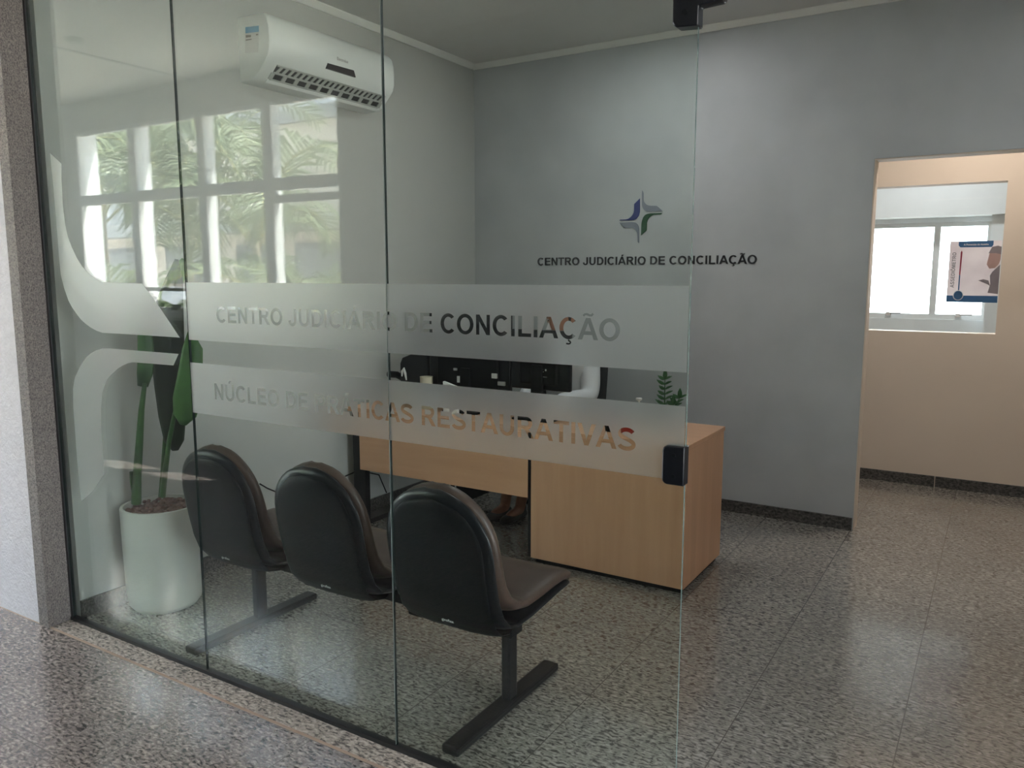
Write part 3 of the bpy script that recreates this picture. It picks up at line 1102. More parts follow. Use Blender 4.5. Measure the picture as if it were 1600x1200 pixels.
t1 = caps_polys('CENTRO JUDICIÁRIO DE CONCILIAÇÃO', -2.316, -.80, 1.339, .055)
t2 = caps_polys('NÚCLEO DE PRÁTICAS RESTAURATIVAS', -2.346, -.752, 1.067, .057)
band = [rect(1.272, 1.476)]+t1+[rect(1.008, 1.191)]+t2
J = -1.5475
flat_mesh('frosted_film', band, lambda u, v: Vector((u, FY, v)), None, M['frost'], gp[1], clip=[(J-.002, 1)])
flat_mesh('frosted_film', band, lambda u, v: Vector((u, FY, v)), None, M['frost'], gp[2], clip=[(J+.002, -1)])

# lock plate and top patch fitting
bm = bmesh.new()


def rounded(x0, x1, z0, z1, r, corners):
    pts = []
    for cx, cz, a0, on in ((x1, z1, 0, corners[0]), (x0, z1, 90, corners[1]), (x0, z0, 180, corners[2]), (x1, z0, 270, corners[3])):
        if not on:
            pts.append((cx, cz))
            continue
        ox = cx-r if cx == x1 else cx+r
        oz = cz-r if cz == z1 else cz+r
        for k in range(7):
            a = math.radians(a0+k*15)
            pts.append((ox+r*math.cos(a), oz+r*math.sin(a)))
    return pts


lz0, lz1 = .998, 1.094
prism(bm, [(x, GY-.017, z) for x, z in rounded(-.678, -.6225, lz0, lz1, .014, (0, 1, 1, 0))], (0, .034, 0))
lk = obj('lock', bm, M['black_plast'], gp[2], smooth=True, bevel=.003)
lk['label'] = 'black door lock plate'
for z in (lz0+.022, lz1-.022):
    bm = bmesh.new()
    tube(bm, [(-.648, GY-.0165, z), (-.648, GY-.019, z)], .0045, 12)
    obj('screw', bm, M['black_matte'], lk, smooth=True)
bm = bmesh.new()
prism(bm, [(x, GY-.018, z) for x, z in [(-.681, 2.25), (-.681, 2.066), (-.678, 2.058), (-.670, 2.053), (-.621, 2.0495), (-.621, 2.092), (-.572, 2.094), (-.566, 2.099), (-.566, 2.25)]], (0, .036, 0))
pf = obj('patch_fitting', bm, M['black_plast'], gp[2], smooth=True, bevel=.003)
pf['label'] = 'black corner patch fitting'
bm = bmesh.new()
tube(bm, [(-.652, GY-.0175, 2.082), (-.652, GY-.0205, 2.082)], .006, 14)
obj('screw', bm, M['black_matte'], pf, smooth=True)

# ------------------------------------------------------------------ lettering and emblem on the grey wall
wy = YB-.001
to_wall = lambda u, v: Vector((u, wy, v))
BODY = 'CENTRO JUDICIÁRIO DE CONCILIAÇÃO'
lt = thing('wall_lettering', 'black lettering CENTRO JUDICIÁRIO DE CONCILIAÇÃO on the grey wall', 'lettering', (-2.06, YB, 1.571))
full = caps_polys(BODY, -2.833, -1.296, 1.571, .053)
k = 0
for ch in BODY:
    n = len(glyph(ch)[1])
    if n:
        flat_mesh('letter', full[k:k+n], to_wall, (0, -.004, 0), M['letter'], lt)
    k += n
Z7 = lambda l: [(940+x/8.571, 280+y/8.571) for x, y in l]
em = [('navy', Z7([(515, 258), (438, 335), (436, 420), (430, 450), (415, 480), (395, 505), (360, 530), (330, 538), (250, 542), (240, 553), (340, 552), (430, 547), (470, 530), (500, 490), (512, 450), (515, 420)]), 'blue'),
      ('grey', Z7([(545, 150), (562, 180), (563, 280), (570, 305), (585, 325), (605, 342), (630, 352), (660, 357), (740, 357), (822, 427), (620, 437), (595, 430), (570, 410), (552, 385), (543, 350), (541, 200)]), 'silver'),
      ('green', Z7([(812, 455), (800, 470), (700, 477), (665, 490), (640, 512), (620, 545), (610, 585), (607, 683), (530, 752), (536, 600), (543, 555), (560, 510), (585, 480), (615, 465), (660, 457)]), 'green'),
      ('grey', Z7([(240, 580), (400, 574), (430, 576), (460, 585), (485, 607), (500, 640), (504, 680), (503, 855), (485, 840), (480, 730), (470, 700), (455, 678), (435, 660), (410, 652), (308, 652)]), 'silver')]
et = thing('wall_emblem', 'four-pointed star emblem in navy, green and grey on the grey wall', 'emblem', (-2.055, YB, 1.70))
for nm, pts, mk in em:
    pl = [[Vector((p.x, p.z)) for p in (at(x, y, 1, wy) for x, y in pts)]]
    o = flat_mesh('emblem_arm', pl, to_wall, (0, -.004, 0), M[mk], et)
    o['label'] = nm + ' arm of the star'

# ------------------------------------------------------------------ air conditioner
AY0, AY1 = 2.835, 3.775
t = thing('wall_air_conditioner', 'white split air conditioner mounted high on the left wall', 'air conditioner', (XL, (AY0+AY1)/2, 2.46))
prof = [(0, 2.468), (.10, 2.472), (.128, 2.488), (.188, 2.546), (.212, 2.575), (.224, 2.61), (.226, 2.66), (.222, 2.715), (.21, 2.755), (.188, 2.776), (.155, 2.782), (0, 2.782)]


def ac_ring(y, k):
    cx, cz = .11, 2.63
    return [(XL+max(0, cx+(d-cx)*k) if d > 0 else XL, y, cz+(z-cz)*k) for d, z in prof]


bm = bmesh.new()
steps = [(0, .955), (.004, .98), (.012, .995), (.02, 1.)]
rings = [ac_ring(AY0+a, k) for a, k in steps]+[ac_ring(AY1-a, k) for a, k in reversed(steps)]
loft(bm, rings)
obj('body', bm, M['ac'], t, smooth=True, ang=math.radians(50))
# outlet recess on the slanted underside
d0, z0, d1, z1 = .128, 2.488, .188, 2.546
nrm = Vector((z0-z1, 0, d1-d0)).normalized()
nrm = Vector((-(z0-z1), 0, -(d1-d0))).normalized()
sl = lambda s, y, off: Vector((XL+d0+(d1-d0)*s, y, z0+(z1-z0)*s))+nrm*off
ly0, ly1 = AY0+.075, AY1-.05


def slant(name, y0, y1, s0, s1, o0, o1, mt, par=t):
    bm = bmesh.new()
    prism(bm, [sl(s0, y0, o0), sl(s0, y1, o0), sl(s1, y1, o0), sl(s1, y0, o0)], nrm*(o1-o0))
    return obj(name, bm, mt, par)


slant('air_outlet', ly0, ly1, .0, 1., .0, .002, M['ac_dark'])
bm = bmesh.new()
for i in range(21):
    y = ly0+.02+(ly1-ly0-.04)*i/20
    prism(bm, [sl(.52, y-.009, .002), sl(.52, y+.009, .002), sl(.95, y+.022, .002), sl(.95, y+.004, .002)], nrm*.004)
for s0, s1 in ((-.05, .03), (.42, .52), (.94, 1.02)):
    prism(bm, [sl(s0, ly0, .002), sl(s0, ly1, .002), sl(s1, ly1, .002), sl(s1, ly0, .002)], nrm*.007)
for i in range(11):
    y = ly0+(ly1-ly0)*i/10
    prism(bm, [sl(0, y-.012, .002), sl(0, y+.012, .002), sl(.45, y+.012, .002), sl(.45, y-.012, .002)], nrm*.005)
obj('louvre', bm, M['ac_gray'], t)
bm = bmesh.new()
prism(bm, [sl(-.25, ly0-.02, .006), sl(-.25, ly1+.01, .006), sl(-.05, ly1+.01, .006), sl(-.05, ly0-.02, .006)], nrm*.006)
obj('flap', bm, M['ac'], t)
AXF = XL+.2295
PA = lambda x, y, ax=AXF: at(x, y, 0, ax)


bm = bmesh.new()
dsp = [(512, 98.5), (553, 110), (556, 121), (510.5, 107)]
prism(bm, [PA(x, y, XL+.2265) for x, y in dsp], (-.02, 0, 0.0))
obj('display', bm, M['display'], t)


def end_patch(name, pts, mt, off=.0):
    bm = bmesh.new()
    prism(bm, [at(x, y, 1, AY0-.0015-off) for x, y in pts], (0, .0012, 0))
    return obj(name, bm, mt, t)


end_patch('energy_sticker', [(383.5, 42.5), (404, 40), (403, 82), (383, 83)], M['sticker'])
end_patch('sticker_header', [(383.5, 42.5), (404, 40), (404, 49.5), (383.5, 52)], M['sticker_blue'], .001)
end_patch('sticker_print', [(384, 55), (392, 54.5), (392, 58), (384, 58.8)], M['ink'], .001)
end_patch('sticker_print', [(384, 61.8), (393, 60.5), (393, 62), (384, 63.4)], M['ink'], .001)
end_patch('sticker_print', [(400, 53), (403, 52.7), (403, 55), (400, 55.4)], M['ink'], .001)
tp = text_polys('Electrolux', 0, .085, 0, .016, .01)
c = PA(527, 90.5, XL+.2285)
flat_mesh('badge', tp, lambda u, v: Vector((XL+.2275, c.y+u, c.z-.01+v)), None, M['ink'], t)

# ------------------------------------------------------------------ ceiling lamp
def ceiling_lamp(x, y, label, mk):
    lp = Vector((x, y, ZC))
    t = thing('ceiling_lamp', label, 'lamp', (x, y, ZC), 'round ceiling lamps')
    bm = bmesh.new()
    lathe(bm, [(.12, 0), (.12, -.02), (.105, -.03), (.10, -.028)], lp, 40)
    obj('rim', bm, M['lamp_rim'], t, smooth=True)
    bm = bmesh.new()
    lathe(bm, [(.1, -.0285), (.1, -.031), (.02, -.032)], lp, 40)
    obj('diffuser', bm, M[mk], t)


ceiling_lamp(-1.84, 4.0, 'round white ceiling lamp near the grey wall', 'lamp')
ceiling_lamp(.55, 3.6, 'added round white fill lamp on the ceiling right of the open doorway', 'lamp')  # out-of-view lamp added to fill the room with light
ceiling_lamp(-.15, 5.45, 'added unseen warm fill lamp in the hall behind the opening', 'fill_warm')  # unseen lamp added to warm and brighten the beige hall
ceiling_lamp(-.6, 7.5, 'added round fill lamp in the room behind the hatch', 'fill_room')  # lamp added out of view to lift the dim far room
# ------------------------------------------------------------------ beam seating
SC = [-2.582, -2.040, -1.500]
t = thing('beam_seating', 'row of three joined black and brown waiting seats behind the glass', 'seating', (-2.03, 2.2, 0))
back_path = [(1.930, .832), (1.933, .80), (1.942, .74), (1.955, .66), (1.972, .56), (1.992, .47), (2.018, .405), (2.055, .364), (2.11, .350), (2.19, .354), (2.28, .367), (2.37, .381), (2.44, .387), (2.478, .380)]
pad_path = [(1.963, .842), (1.968, .80), (1.982, .735), (1.998, .66), (2.018, .575), (2.042, .50), (2.075, .445), (2.12, .412), (2.185, .398), (2.27, .402), (2.36, .412), (2.425, .414), (2.47, .404), (2.493, .382)]


def seat_loft(path, wfun, th, xc, nx=22, bulge=0.):
    pts = [Vector((0, a, b)) for a, b in path]
    # resample
    dense = []
    for i in range(len(pts)-1):
        for k in range(3):
            dense.append(pts[i].lerp(pts[i+1], k/3))
    dense.append(pts[-1])
    L = [0]
    for a, b in zip(dense, dense[1:]):
        L.append(L[-1]+(b-a).length)
    rings = []
    for i, p in enumerate(dense):
        d = (dense[min(i+1, len(dense)-1)]-dense[max(0, i-1)]).normalized()
        n = Vector((0, -d.z, d.y))
        s = L[i]
        w = wfun(s, L[-1])
        tt = th*min(1, .35+s/.03, .35+(L[-1]-s)/.03)
        ring = []
        for k in range(nx):
            a = 2*PI*k/nx
            ca, sa = math.cos(a), math.sin(a)
            x = w*math.copysign(abs(ca)**.45, ca)
            e = math.copysign(abs(sa)**.7, sa)*tt/2
            sh = bulge*(x/max(w, .01))**2
            ring.append(p+Vector((xc+x, 0, 0))+n*(e+sh))
        rings.append(ring)
    return rings


def wback(s, L):
    r = .235
    if s < r:
        k = 1-s/r
        w = .215*math.sqrt(max(0, 1-k**2.4))
    else:
        w = .215
    w += .018*max(0, (s-.35))/.4
    e = L-s
    if e < .06:
        w -= .05*(1-math.sqrt(max(0, 1-(1-e/.06)**2)))
    return max(.03, w)


def wpad(s, L):
    return max(.025, wback(s, L)-.006)


def winner(s, L):
    r = .2
    w = .188*(math.sqrt(max(0, 1-(1-s/r)**2.4)) if s < r else 1)
    e = L-s
    if e < .1:
        w -= .07*(1-math.sqrt(max(0, 1-(1-e/.1)**2)))
    return max(.02, w+.018*max(0, (s-.35))/.4)


bm = bmesh.new()
loft(bm, seat_loft(back_path, wback, .026, SC[0], bulge=.012))
s0 = obj('seat', bm, M['black_plast'], t, smooth=True, ang=math.radians(60))
s0['label'] = 'black plastic seat shell'
bm = bmesh.new()
loft(bm, seat_loft(pad_path, wpad, .05, SC[0], bulge=.012))
pd = obj('upholstery', bm, M['leather'], s0, smooth=True, ang=math.radians(75))
pd['label'] = 'brown leather padding'
tp = text_polys('giroflex', 0, .048, 0, .0105, .02)
lg0 = Vector((SC[0]+.022, 2.004, .392))
# raised rim panel on the back of the shell
bm = bmesh.new()
inner = [(a-.012, b-.028) for a, b in back_path[:10]]
loft(bm, seat_loft(inner, winner, .014, SC[0], bulge=.01))
obj('back_panel', bm, M['black_matte'], s0, smooth=True, ang=math.radians(60))
o = flat_mesh('badge', tp, lambda u, v: lg0+Vector((u, -.046-.30*v, v)), None, M['paper'], s0)
for x in SC[1:]:
    c = copy_part(s0, t)
    c.location.x += x-SC[0]
bm = bmesh.new()
box(bm, (-2.69, 2.195, .275), (-1.362, 2.255, .325))
obj('beam', bm, M['black_steel'], t, bevel=.004)
for i, x in enumerate((-2.665, -1.385)):
    bm = bmesh.new()
    box(bm, (x-.017, 2.195, .02), (x+.017, 2.25, .29))
    lg = obj('leg', bm, M['black_steel'], t, bevel=.006)
    bm = bmesh.new()
    prism(bm, [(x-.033, 1.865, 0), (x+.033, 1.865, 0), (x+.033, 2.53, 0), (x-.033, 2.53, 0)], (0, 0, .03))
    obj('foot', bm, M['black_steel'], lg, bevel=.008)
    bm = bmesh.new()
    box(bm, (x-.03, 2.185, .262), (x+.03, 2.265, .325))
    obj('bracket', bm, M['black_matte'], lg, bevel=.006)
for x in ((SC[0]+SC[1])/2, (SC[1]+SC[2])/2):
    bm = bmesh.new()
    box(bm, (x-.035, 2.18, .25), (x+.035, 2.27, .33))
    obj('bracket', bm, M['black_matte'], t, bevel=.008)

# ------------------------------------------------------------------ potted strelitzia
PC = Vector((-3.188, 2.125, 0))
t = thing('potted_plant', 'tall broad-leaved plant in a white cylindrical pot in the left corner', 'plant', PC)
R = .166
H = .475
bm = bmesh.new()
lathe(bm, [(R-.06, 0), (R-.03, .006), (R-.012, .03), (R-.004, .09), (R+.0, H*.6), (R+.002, H-.008), (R, H), (R-.012, H), (R-.016, H-.03), (R-.02, H-.06)], PC, 56)
obj('pot', bm, M['pot'], t, smooth=True, ang=math.radians(50))
bm = bmesh.new()
rr = random.Random(4)
lathe(bm, [(.001, H-.05), (R-.021, H-.048), (R-.021, H-.03), (.001, H-.022)], PC, 32)
for i in range(260):
    a = rr.uniform(0, 2*PI)
    d = (R-.03)*math.sqrt(rr.random())
    s = rr.uniform(.008, .015)
    ellipsoid(bm, (PC.x+d*math.cos(a), PC.y+d*math.sin(a), H-.022+rr.uniform(0, .012)), (s, s*.9, s*.7), 7, 5)
pb = obj('pebbles', bm, M['pebble'], t, smooth=True)
pb['kind'] = 'stuff'


def stalk(name, pts, r0, r1, par=t, mt='stem'):
    bm = bmesh.new()
    n = len(pts)
    tube(bm, pts, [r0+(r1-r0)*i/(n-1) for i in range(n)], 10)
    return obj(name, bm, M[mt], par, smooth=True)


def blade(name, spine, widths, side, mt, par, fold=.25):
    """leaf blade: spine points with half widths, side = direction across the blade"""
    bm = bmesh.new()
    rows = []
    n = len(spine)
    sp = [Vector(p) for p in spine]
    side = Vector(side).normalized()
    for i, p in enumerate(sp):
        d = (sp[min(i+1, n-1)]-sp[max(i-1, 0)]).normalized()
        sv = (side-d*side.dot(d)).normalized()
        up = d.cross(sv)
        row = []
        for k in range(9):
            u = (k-4)/4
            row.append(bm.verts.new(p+sv*u*widths[i]+up*(abs(u)**1.3)*widths[i]*fold))
        rows.append(row)
    for a, b in zip(rows, rows[1:]):
        for k in range(8):
            bm.faces.new((a[k], a[k+1], b[k+1], b[k]))
    me_o = obj(name, bm, M[mt], par, smooth=True)
    md = me_o.modifiers.new('thick', 'SOLIDIFY')
    md.thickness = .003
    return me_o


PX = lambda x, y, d=0.: at(x, y, 1, PC.y+d)
# left stem with its leaf, right stems with two leaves
s1 = stalk('stem', [PX(213, 786, -.07), PX(214, 745, -.08), PX(218, 690, -.09), PX(221, 640, -.1), PX(226, 600, -.12)], .022, .009)
stalk('stem', [PX(212, 778, -.07), PX(207, 752, -.075), PX(205, 737, -.08)], .014, .008)
s2 = stalk('stem', [PX(252, 776, .03), PX(255, 735, .03), PX(258, 690, .03), PX(262, 640, .03), PX(268, 600, .04)], .013, .008)
s3 = stalk('stem', [PX(254, 776, -.02), PX(259, 730, -.02), PX(264, 690, -.03), PX(272, 650, -.04), PX(284, 600, -.05)], .013, .007)
blade('leaf', [PX(223, 604, -.12), PX(226, 585, -.12), PX(228, 560, -.12), PX(227, 535, -.12), PX(225, 505, -.12), PX(224, 478, -.12)], [.02, .03, .032, .03, .024, .004], (.62, .78, 0), 'stem', t)
blade('leaf', [PX(274, 704, 0), PX(272, 690, -.01), PX(269, 650, -.02), PX(265, 600, -.03), PX(262, 550, -.04), PX(262, 505, -.05), PX(266, 470, -.05), PX(272, 440, -.06), PX(276, 405, -.06)],
      [.012, .04, .055, .062, .065, .062, .05, .034, .006], (.62, .78, 0), 'leaf_dark', t)
blade('leaf', [PX(286, 664, -.08), PX(288, 650, -.08), PX(291, 625, -.08), PX(295, 595, -.07), PX(298, 570, -.06), PX(300, 545, -.05), PX(297, 515, -.05)],
      [.012, .045, .055, .05, .045, .04, .006], (.75, .66, 0), 'leaf', t)
blade('leaf', [PX(268, 470, -.02), PX(272, 450, -.03), PX(275, 435, -.04), PX(280, 418, -.04), PX(286, 404, -.04)], [.008, .03, .034, .026, .004], (.7, .7, .2), 'leaf', t)
stalk('stem', [PX(265, 600, .03), PX(266, 540, .0), PX(268, 470, -.02)], .006, .004)

# ------------------------------------------------------------------ reception desk
DZ = .722
CXL, CXR, CYF, CYB = -2.026, -1.192, 3.464, 4.03
t = thing('reception_desk', 'beech veneer reception desk with closed end cabinet and black leg', 'desk', (-2.2, 3.75, 0))
obox('cabinet', (CXL, CYF, .028), (CXR, CYB, DZ-.024), M['wood_v'], t, bevel=.0015)
obox('cabinet_top', (CXL, CYF-.002, DZ-.0235), (CXR+.004, CYB+.004, DZ), M['wood_h'], t, bevel=.0015)
obox('plinth', (CXL+.02, CYF+.025, 0), (CXR-.02, CYB-.02, .028), M['black_matte'], t)
obox('desktop', (-3.30, CYF-.002, DZ-.025), (CXL-.001, 4.10, DZ), M['wood_h'], t, bevel=.0015)
obox('modesty_panel', (-3.212, CYF, .348), (-2.046, CYF+.018, DZ-.026), M['wood_h'], t, bevel=.001)
bm = bmesh.new()
box(bm, (-3.285, CYF+.02, .0), (-3.19, CYF+.062, DZ-.026))
lg = obj('leg', bm, M['black_steel'], t, bevel=.003)
obox('foot', (-3.285, CYF+.0, 0), (-3.19, 4.05, .03), M['black_steel'], lg)
bm = bmesh.new()
box(bm, (-2.046, CYF+.004, .03), (CXL-.001, CYF+.06, DZ-.026))
obj('leg', bm, M['black_steel'], t)  # black bar put in for the dark gap between panel and cabinet

# computer tower under the desk
c = at(693, 762, 1, 4.12)
t = thing('computer_tower', 'grey computer tower with round rear fan under the desk', 'computer', (c.x, 4.25, 0))
tx0, tx1 = at(683, 760, 1, 4.12).x, at(704, 760, 1, 4.12).x
tx1 = tx0+.175
obox('case', (tx0, 4.12, .0), (tx1, 4.5, .36), M['black_matte'], t, bevel=.004)
obox('rear_plate', (tx0+.004, 4.112, .008), (tx0+.112, 4.12, .352), M['steel'], t)
obox('rear_plate', (tx0+.150, 4.112, .008), (tx0+.158, 4.12, .352), M['steel'], t)
bm = bmesh.new()
fc = Vector((tx0+.058, 4.112, .155))
for r in (.046, .036, .026):
    pts = [(fc.x+r*math.cos(a*PI/12), fc.y-.003, fc.z+r*math.sin(a*PI/12)) for a in range(25)]
    tube(bm, pts, .0035, 6)
obj('fan_grille', bm, M['black_matte'], t, smooth=True)
bm = bmesh.new()
tube(bm, [(fc.x, fc.y-.002, fc.z), (fc.x, fc.y-.006, fc.z)], .014, 16)
obj('fan_hub', bm, M['paper'], t, smooth=True)

# cable along the left wall
bm = bmesh.new()
c0 = [at(406, 756, 0, XL+.02), at(418, 763, 0, XL+.02), at(430, 768, 0, XL+.02), at(470, 775, 0, XL+.02), at(560, 735, 0, XL+.02), at(592, 742, 0, XL+.03), at(604, 770, 0, XL+.1)]
tube(bm, c0, .004, 8)
tag(obj('power_cable', bm, M['black_matte'], smooth=True), 'thin black cable hanging along the left wall behind the seats', 'cable')

# ------------------------------------------------------------------ things on the desk
def monitor(x0, x1, z0, z1, y, label):
    cx = (x0+x1)/2
    t = thing('computer_monitor', label, 'monitor', (cx, y+.02, DZ))
    obox('casing', (x0, y, z0), (x1, y+.03, z1), M['black_plast'], t, bevel=.008, seg=3)
    obox('screen', (x0+.01, y+.03, z0+.015), (x1-.01, y+.032, z1-.01), M['display'], t)
    obox('rear_housing', (x0+.07, y-.025, z0+.03), (x1-.07, y, z1-.07), M['black_matte'], t, bevel=.015, seg=3)
    st = obox('stand', (cx-.035, y-.04, DZ+.012), (cx+.035, y-.018, z0+.14), M['black_matte'], t, bevel=.004)
    obox('base', (cx-.12, y-.10, DZ), (cx+.12, y+.10, DZ+.012), M['black_matte'], st, bevel=.004)
    return t


MY = 3.72
t = monitor(at(671, 560, 1, MY).x, at(798, 560, 1, MY).x-.004, .835, 1.30, MY, 'larger black monitor at the left, seen from behind')
LM = lambda x, y: at(x, y, 1, MY-.03)
for nm, (x0, y0, x1, y1), mt in (('label_sticker', (768.5, 583.5, 776.5, 591.5), 'sticker'), ('plug', (778, 596, 789, 603), 'steel'), ('plug', (714.5, 587.5, 722, 598), 'sticker'), ('plug', (709, 575, 714, 579), 'steel')):
    a, b = LM(x0, y0), LM(x1, y1)
    obox(nm, (a.x, MY-.034, b.z), (b.x, MY-.024, a.z), M[mt], t)
t = monitor(at(798, 560, 1, MY).x, at(891, 560, 1, MY).x, at(850, 610, 1, MY).z, at(850, 516, 1, MY).z, MY, 'smaller black monitor at the right, seen from behind')
for k, (x0, y0, x1, y1) in enumerate(((837, 583, 843, 585), (842, 577, 848, 578), (838, 588.5, 854, 589.3), (851, 577, 853, 580), (844, 580.5, 849, 581.5), (843, 583, 846, 585))):
    a, b = LM(x0, y0), LM(x1, y1)
    obox('rating_label', (a.x, MY-.027, b.z), (b.x, MY-.0245, a.z), M['sticker'], t)

# black office machine at the desk's left end
x0, x1 = at(625, 575, 1, MY).x, at(669, 575, 1, MY).x
zt = at(655, 553, 1, MY).z
t = thing('office_machine', 'black rounded office machine at the left end of the desk', 'machine', ((x0+x1)/2, MY+.1, DZ))
bm = bmesh.new()
prism(bm, [(x0, MY, DZ), (x1, MY, DZ), (x1, MY, zt+.006), (x0+.10, MY, zt), (x0+.045, MY, zt-.02), (x0+.018, MY, zt-.03), (x0, MY, zt-.065)], (0, .24, 0))
obj('body', bm, M['black_plast'], t, bevel=.006)
a, b = at(597, 579, 1, MY-.02), at(614, 593, 1, MY-.02)
bm = bmesh.new()
tube(bm, [(a.x+.02, MY+.02, (a.z+b.z)/2), (b.x, MY+.02, (a.z+b.z)/2), (x0+.03, MY+.03, (a.z+b.z)/2-.035), (x0+.05, MY+.03, DZ+.08)], [.021, .021, .018, .018], 14)
obj('side_handle', bm, M['black_matte'], t, smooth=True)
bm = bmesh.new()
cpts = [at(628, 588, 1, MY-.02), at(628.5, 580, 1, MY-.02), at(631, 575.5, 1, MY-.02), at(633, 583, 1, MY-.02), at(635, 594, 1, MY-.02)]
tube(bm, cpts, [.004, .008, .007, .008, .004], 8)
obj('lever', bm, M['paper'], t, smooth=True)

# cream cup
c = at(663, 600, 1, 3.64)
bm = bmesh.new()
lathe(bm, [(.030, 0), (.034, .004), (.0375, .186), (.0385, .19), (.035, .19), (.033, .176), (.028, .02), (.001, .018)], (c.x, 3.66, DZ), 28)
tag(obj('cup', bm, M['cream'], smooth=True, ang=math.radians(50)), 'tall cream cup in front of the office machine', 'cup')
# leaning white card
a, b = at(692, 596, 1, 3.58), at(714, 602, 1, 3.58)
bm = bmesh.new()
prism(bm, [(a.x, 3.58, DZ), (b.x, 3.58, DZ), (b.x, 3.58, b.z-.01), (a.x, 3.58, a.z)], (0, .02, 0))
tag(obj('paper_pad', bm, M['paper']), 'white paper pad standing in front of the larger monitor', 'paper')

# zz plant
bp = at(1038, 655, 1, 3.75)
t = thing('potted_plant', 'small dark green plant with feathery stems on the desk end', 'plant', (bp.x, 3.75, DZ))
bm = bmesh.new()
lathe(bm, [(.042, 0), (.045, .004), (.052, .085), (.054, .09), (.048, .09), (.046, .075), (.001, .072)], (bp.x, 3.75, DZ), 30)
obj('pot', bm, M['pot'], t, smooth=True, ang=math.radians(50))


def zz_stem(base, top, sides, seed):
    r = random.Random(seed)
    base, top = Vector(base), Vector(top)
    bm = bmesh.new()
    tube(bm, [base, base.lerp(top, .5), top], [.004, .0035, .002], 8)
    st = obj('stem', bm, M['zz'], t, smooth=True)
    for i in range(sides):
        s = .32+.66*i/(sides-1)
        p = base.lerp(top, s)
        for sd in (-1, 1):
            dirn = Vector((sd*.85, r.uniform(-.25, .25), .45)).normalized()
            ln = .055*(1-.25*s)*r.uniform(.85, 1.1)
            q = [p+dirn*ln*k for k in (0, .3, .65, 1)]
            blade('leaflet', q, [.002, .010, .009, .001], (0, .8, .5), 'zz', st)
    q = [top+Vector((0, 0, .05))*k for k in (0, .3, .65, 1)]
    blade('leaflet', q, [.002, .011, .009, .001], (.8, .5, 0), 'zz', st)


b0z = DZ+.072
zz_stem((bp.x, 3.75, b0z), at(1039, 592, 1, 3.75), 6, 1)
zz_stem((bp.x+.015, 3.76, b0z), at(1062, 622, 1, 3.76), 4, 2)
zz_stem((bp.x+.02, 3.73, b0z), at(1052, 632, 1, 3.73), 3, 3)

# pump bottle
c = at(998, 640, 1, 3.8)
t = thing('pump_bottle', 'small bottle with a white nozzle left of the desk plant', 'bottle', (c.x, 3.8, DZ))
bm = bmesh.new()
lathe(bm, [(.026, 0), (.028, .004), (.028, .085), (.02, .1), (.01, .105), (.01, .112)], (c.x, 3.8, DZ), 24)
obj('bottle_body', bm, M['sticker'], t, smooth=True)
bm = bmesh.new()
lathe(bm, [(.004, .112), (.005, .132), (.016, .140), (.016, .148), (.002, .150)], (c.x, 3.8, DZ), 20)
obj('nozzle', bm, M['paper'], t, smooth=True)

# red cup and little yellow-green plant
c = at(978, 682, 1, 3.58)
t = thing('cup', 'red cup with white handle beside the little yellow-green plant', 'cup', (c.x, 3.60, DZ))
bm = bmesh.new()
lathe(bm, [(.03, 0), (.034, .004), (.036, .09), (.037, .093), (.033, .093), (.031, .08), (.001, .01)], (c.x, 3.60, DZ), 28)
obj('cup_body', bm, M['red'], t, smooth=True, ang=math.radians(50))
bm = bmesh.new()
tube(bm, [(c.x+.034, 3.60, DZ+.075), (c.x+.055, 3.60, DZ+.07), (c.x+.06, 3.60, DZ+.045), (c.x+.05, 3.60, DZ+.025), (c.x+.034, 3.60, DZ+.02)], .006, 10)
obj('handle', bm, M['paper'], t, smooth=True)
c = at(950, 684, 1, 3.58)
t = thing('potted_plant', 'little yellow-green plant in a dark pot beside the red cup', 'plant', (c.x, 3.60, DZ))
bm = bmesh.new()
lathe(bm, [(.022, 0), (.028, .035), (.029, .038), (.025, .038), (.001, .034)], (c.x, 3.60, DZ), 22)
obj('pot', bm, M['black_matte'], t, smooth=True)
for i in range(9):
    a = i*2.399
    b = Vector((c.x, 3.60, DZ+.034))
    d = Vector((math.cos(a)*.55, math.sin(a)*.55, 1)).normalized()
    blade('leaf', [b+d*.06*k for k in (0, .3, .7, 1)], [.004, .009, .008, .001], d.cross(Vector((0, 0, 1))), 'cactus', t)

# ------------------------------------------------------------------ office chair and person
HX, HY = -2.285, 4.36
t = thing('office_chair', 'black office chair behind the desk under the person in white', 'chair', (HX-.09, HY+.06, 0))
bm = bmesh.new()
loft(bm, [[(HX-.09+.235*math.copysign(abs(math.cos(k*PI/12))**.6, math.cos(k*PI/12)), HY+.02+.22*math.copysign(abs(math.sin(k*PI/12))**.6, math.sin(k*PI/12)), z) for k in range(24)] for z in (.385, .40, .44, .455)])
obj('seat', bm, M['chairfab'], t, smooth=True, ang=math.radians(50))
bm = bmesh.new()
rg = []
for z, w, dy in ((.52, .19, .0), (.56, .225, .0), (.7, .235, .02), (.85, .235, .04), (.955, .225, .07), (.985, .19, .08)):
    rg.append([(HX-.09+w*math.copysign(abs(math.cos(k*PI/12))**.5, math.cos(k*PI/12)), HY+.235+dy+.03*math.sin(k*PI/12)-.05*(1-abs(math.cos(k*PI/12)))*0, z) for k in range(24)])
loft(bm, rg)
obj('backrest', bm, M['chairfab'], t, smooth=True, ang=math.radians(60))
bm = bmesh.new()
tube(bm, [(HX-.09, HY+.05, .06), (HX-.09, HY+.05, .385)], .03, 14)
tube(bm, [(HX-.09, HY+.05, .37), (HX-.09, HY+.25, .38), (HX-.09, HY+.275, .6)], .018, 10)
obj('column', bm, M['black_matte'], t, smooth=True)
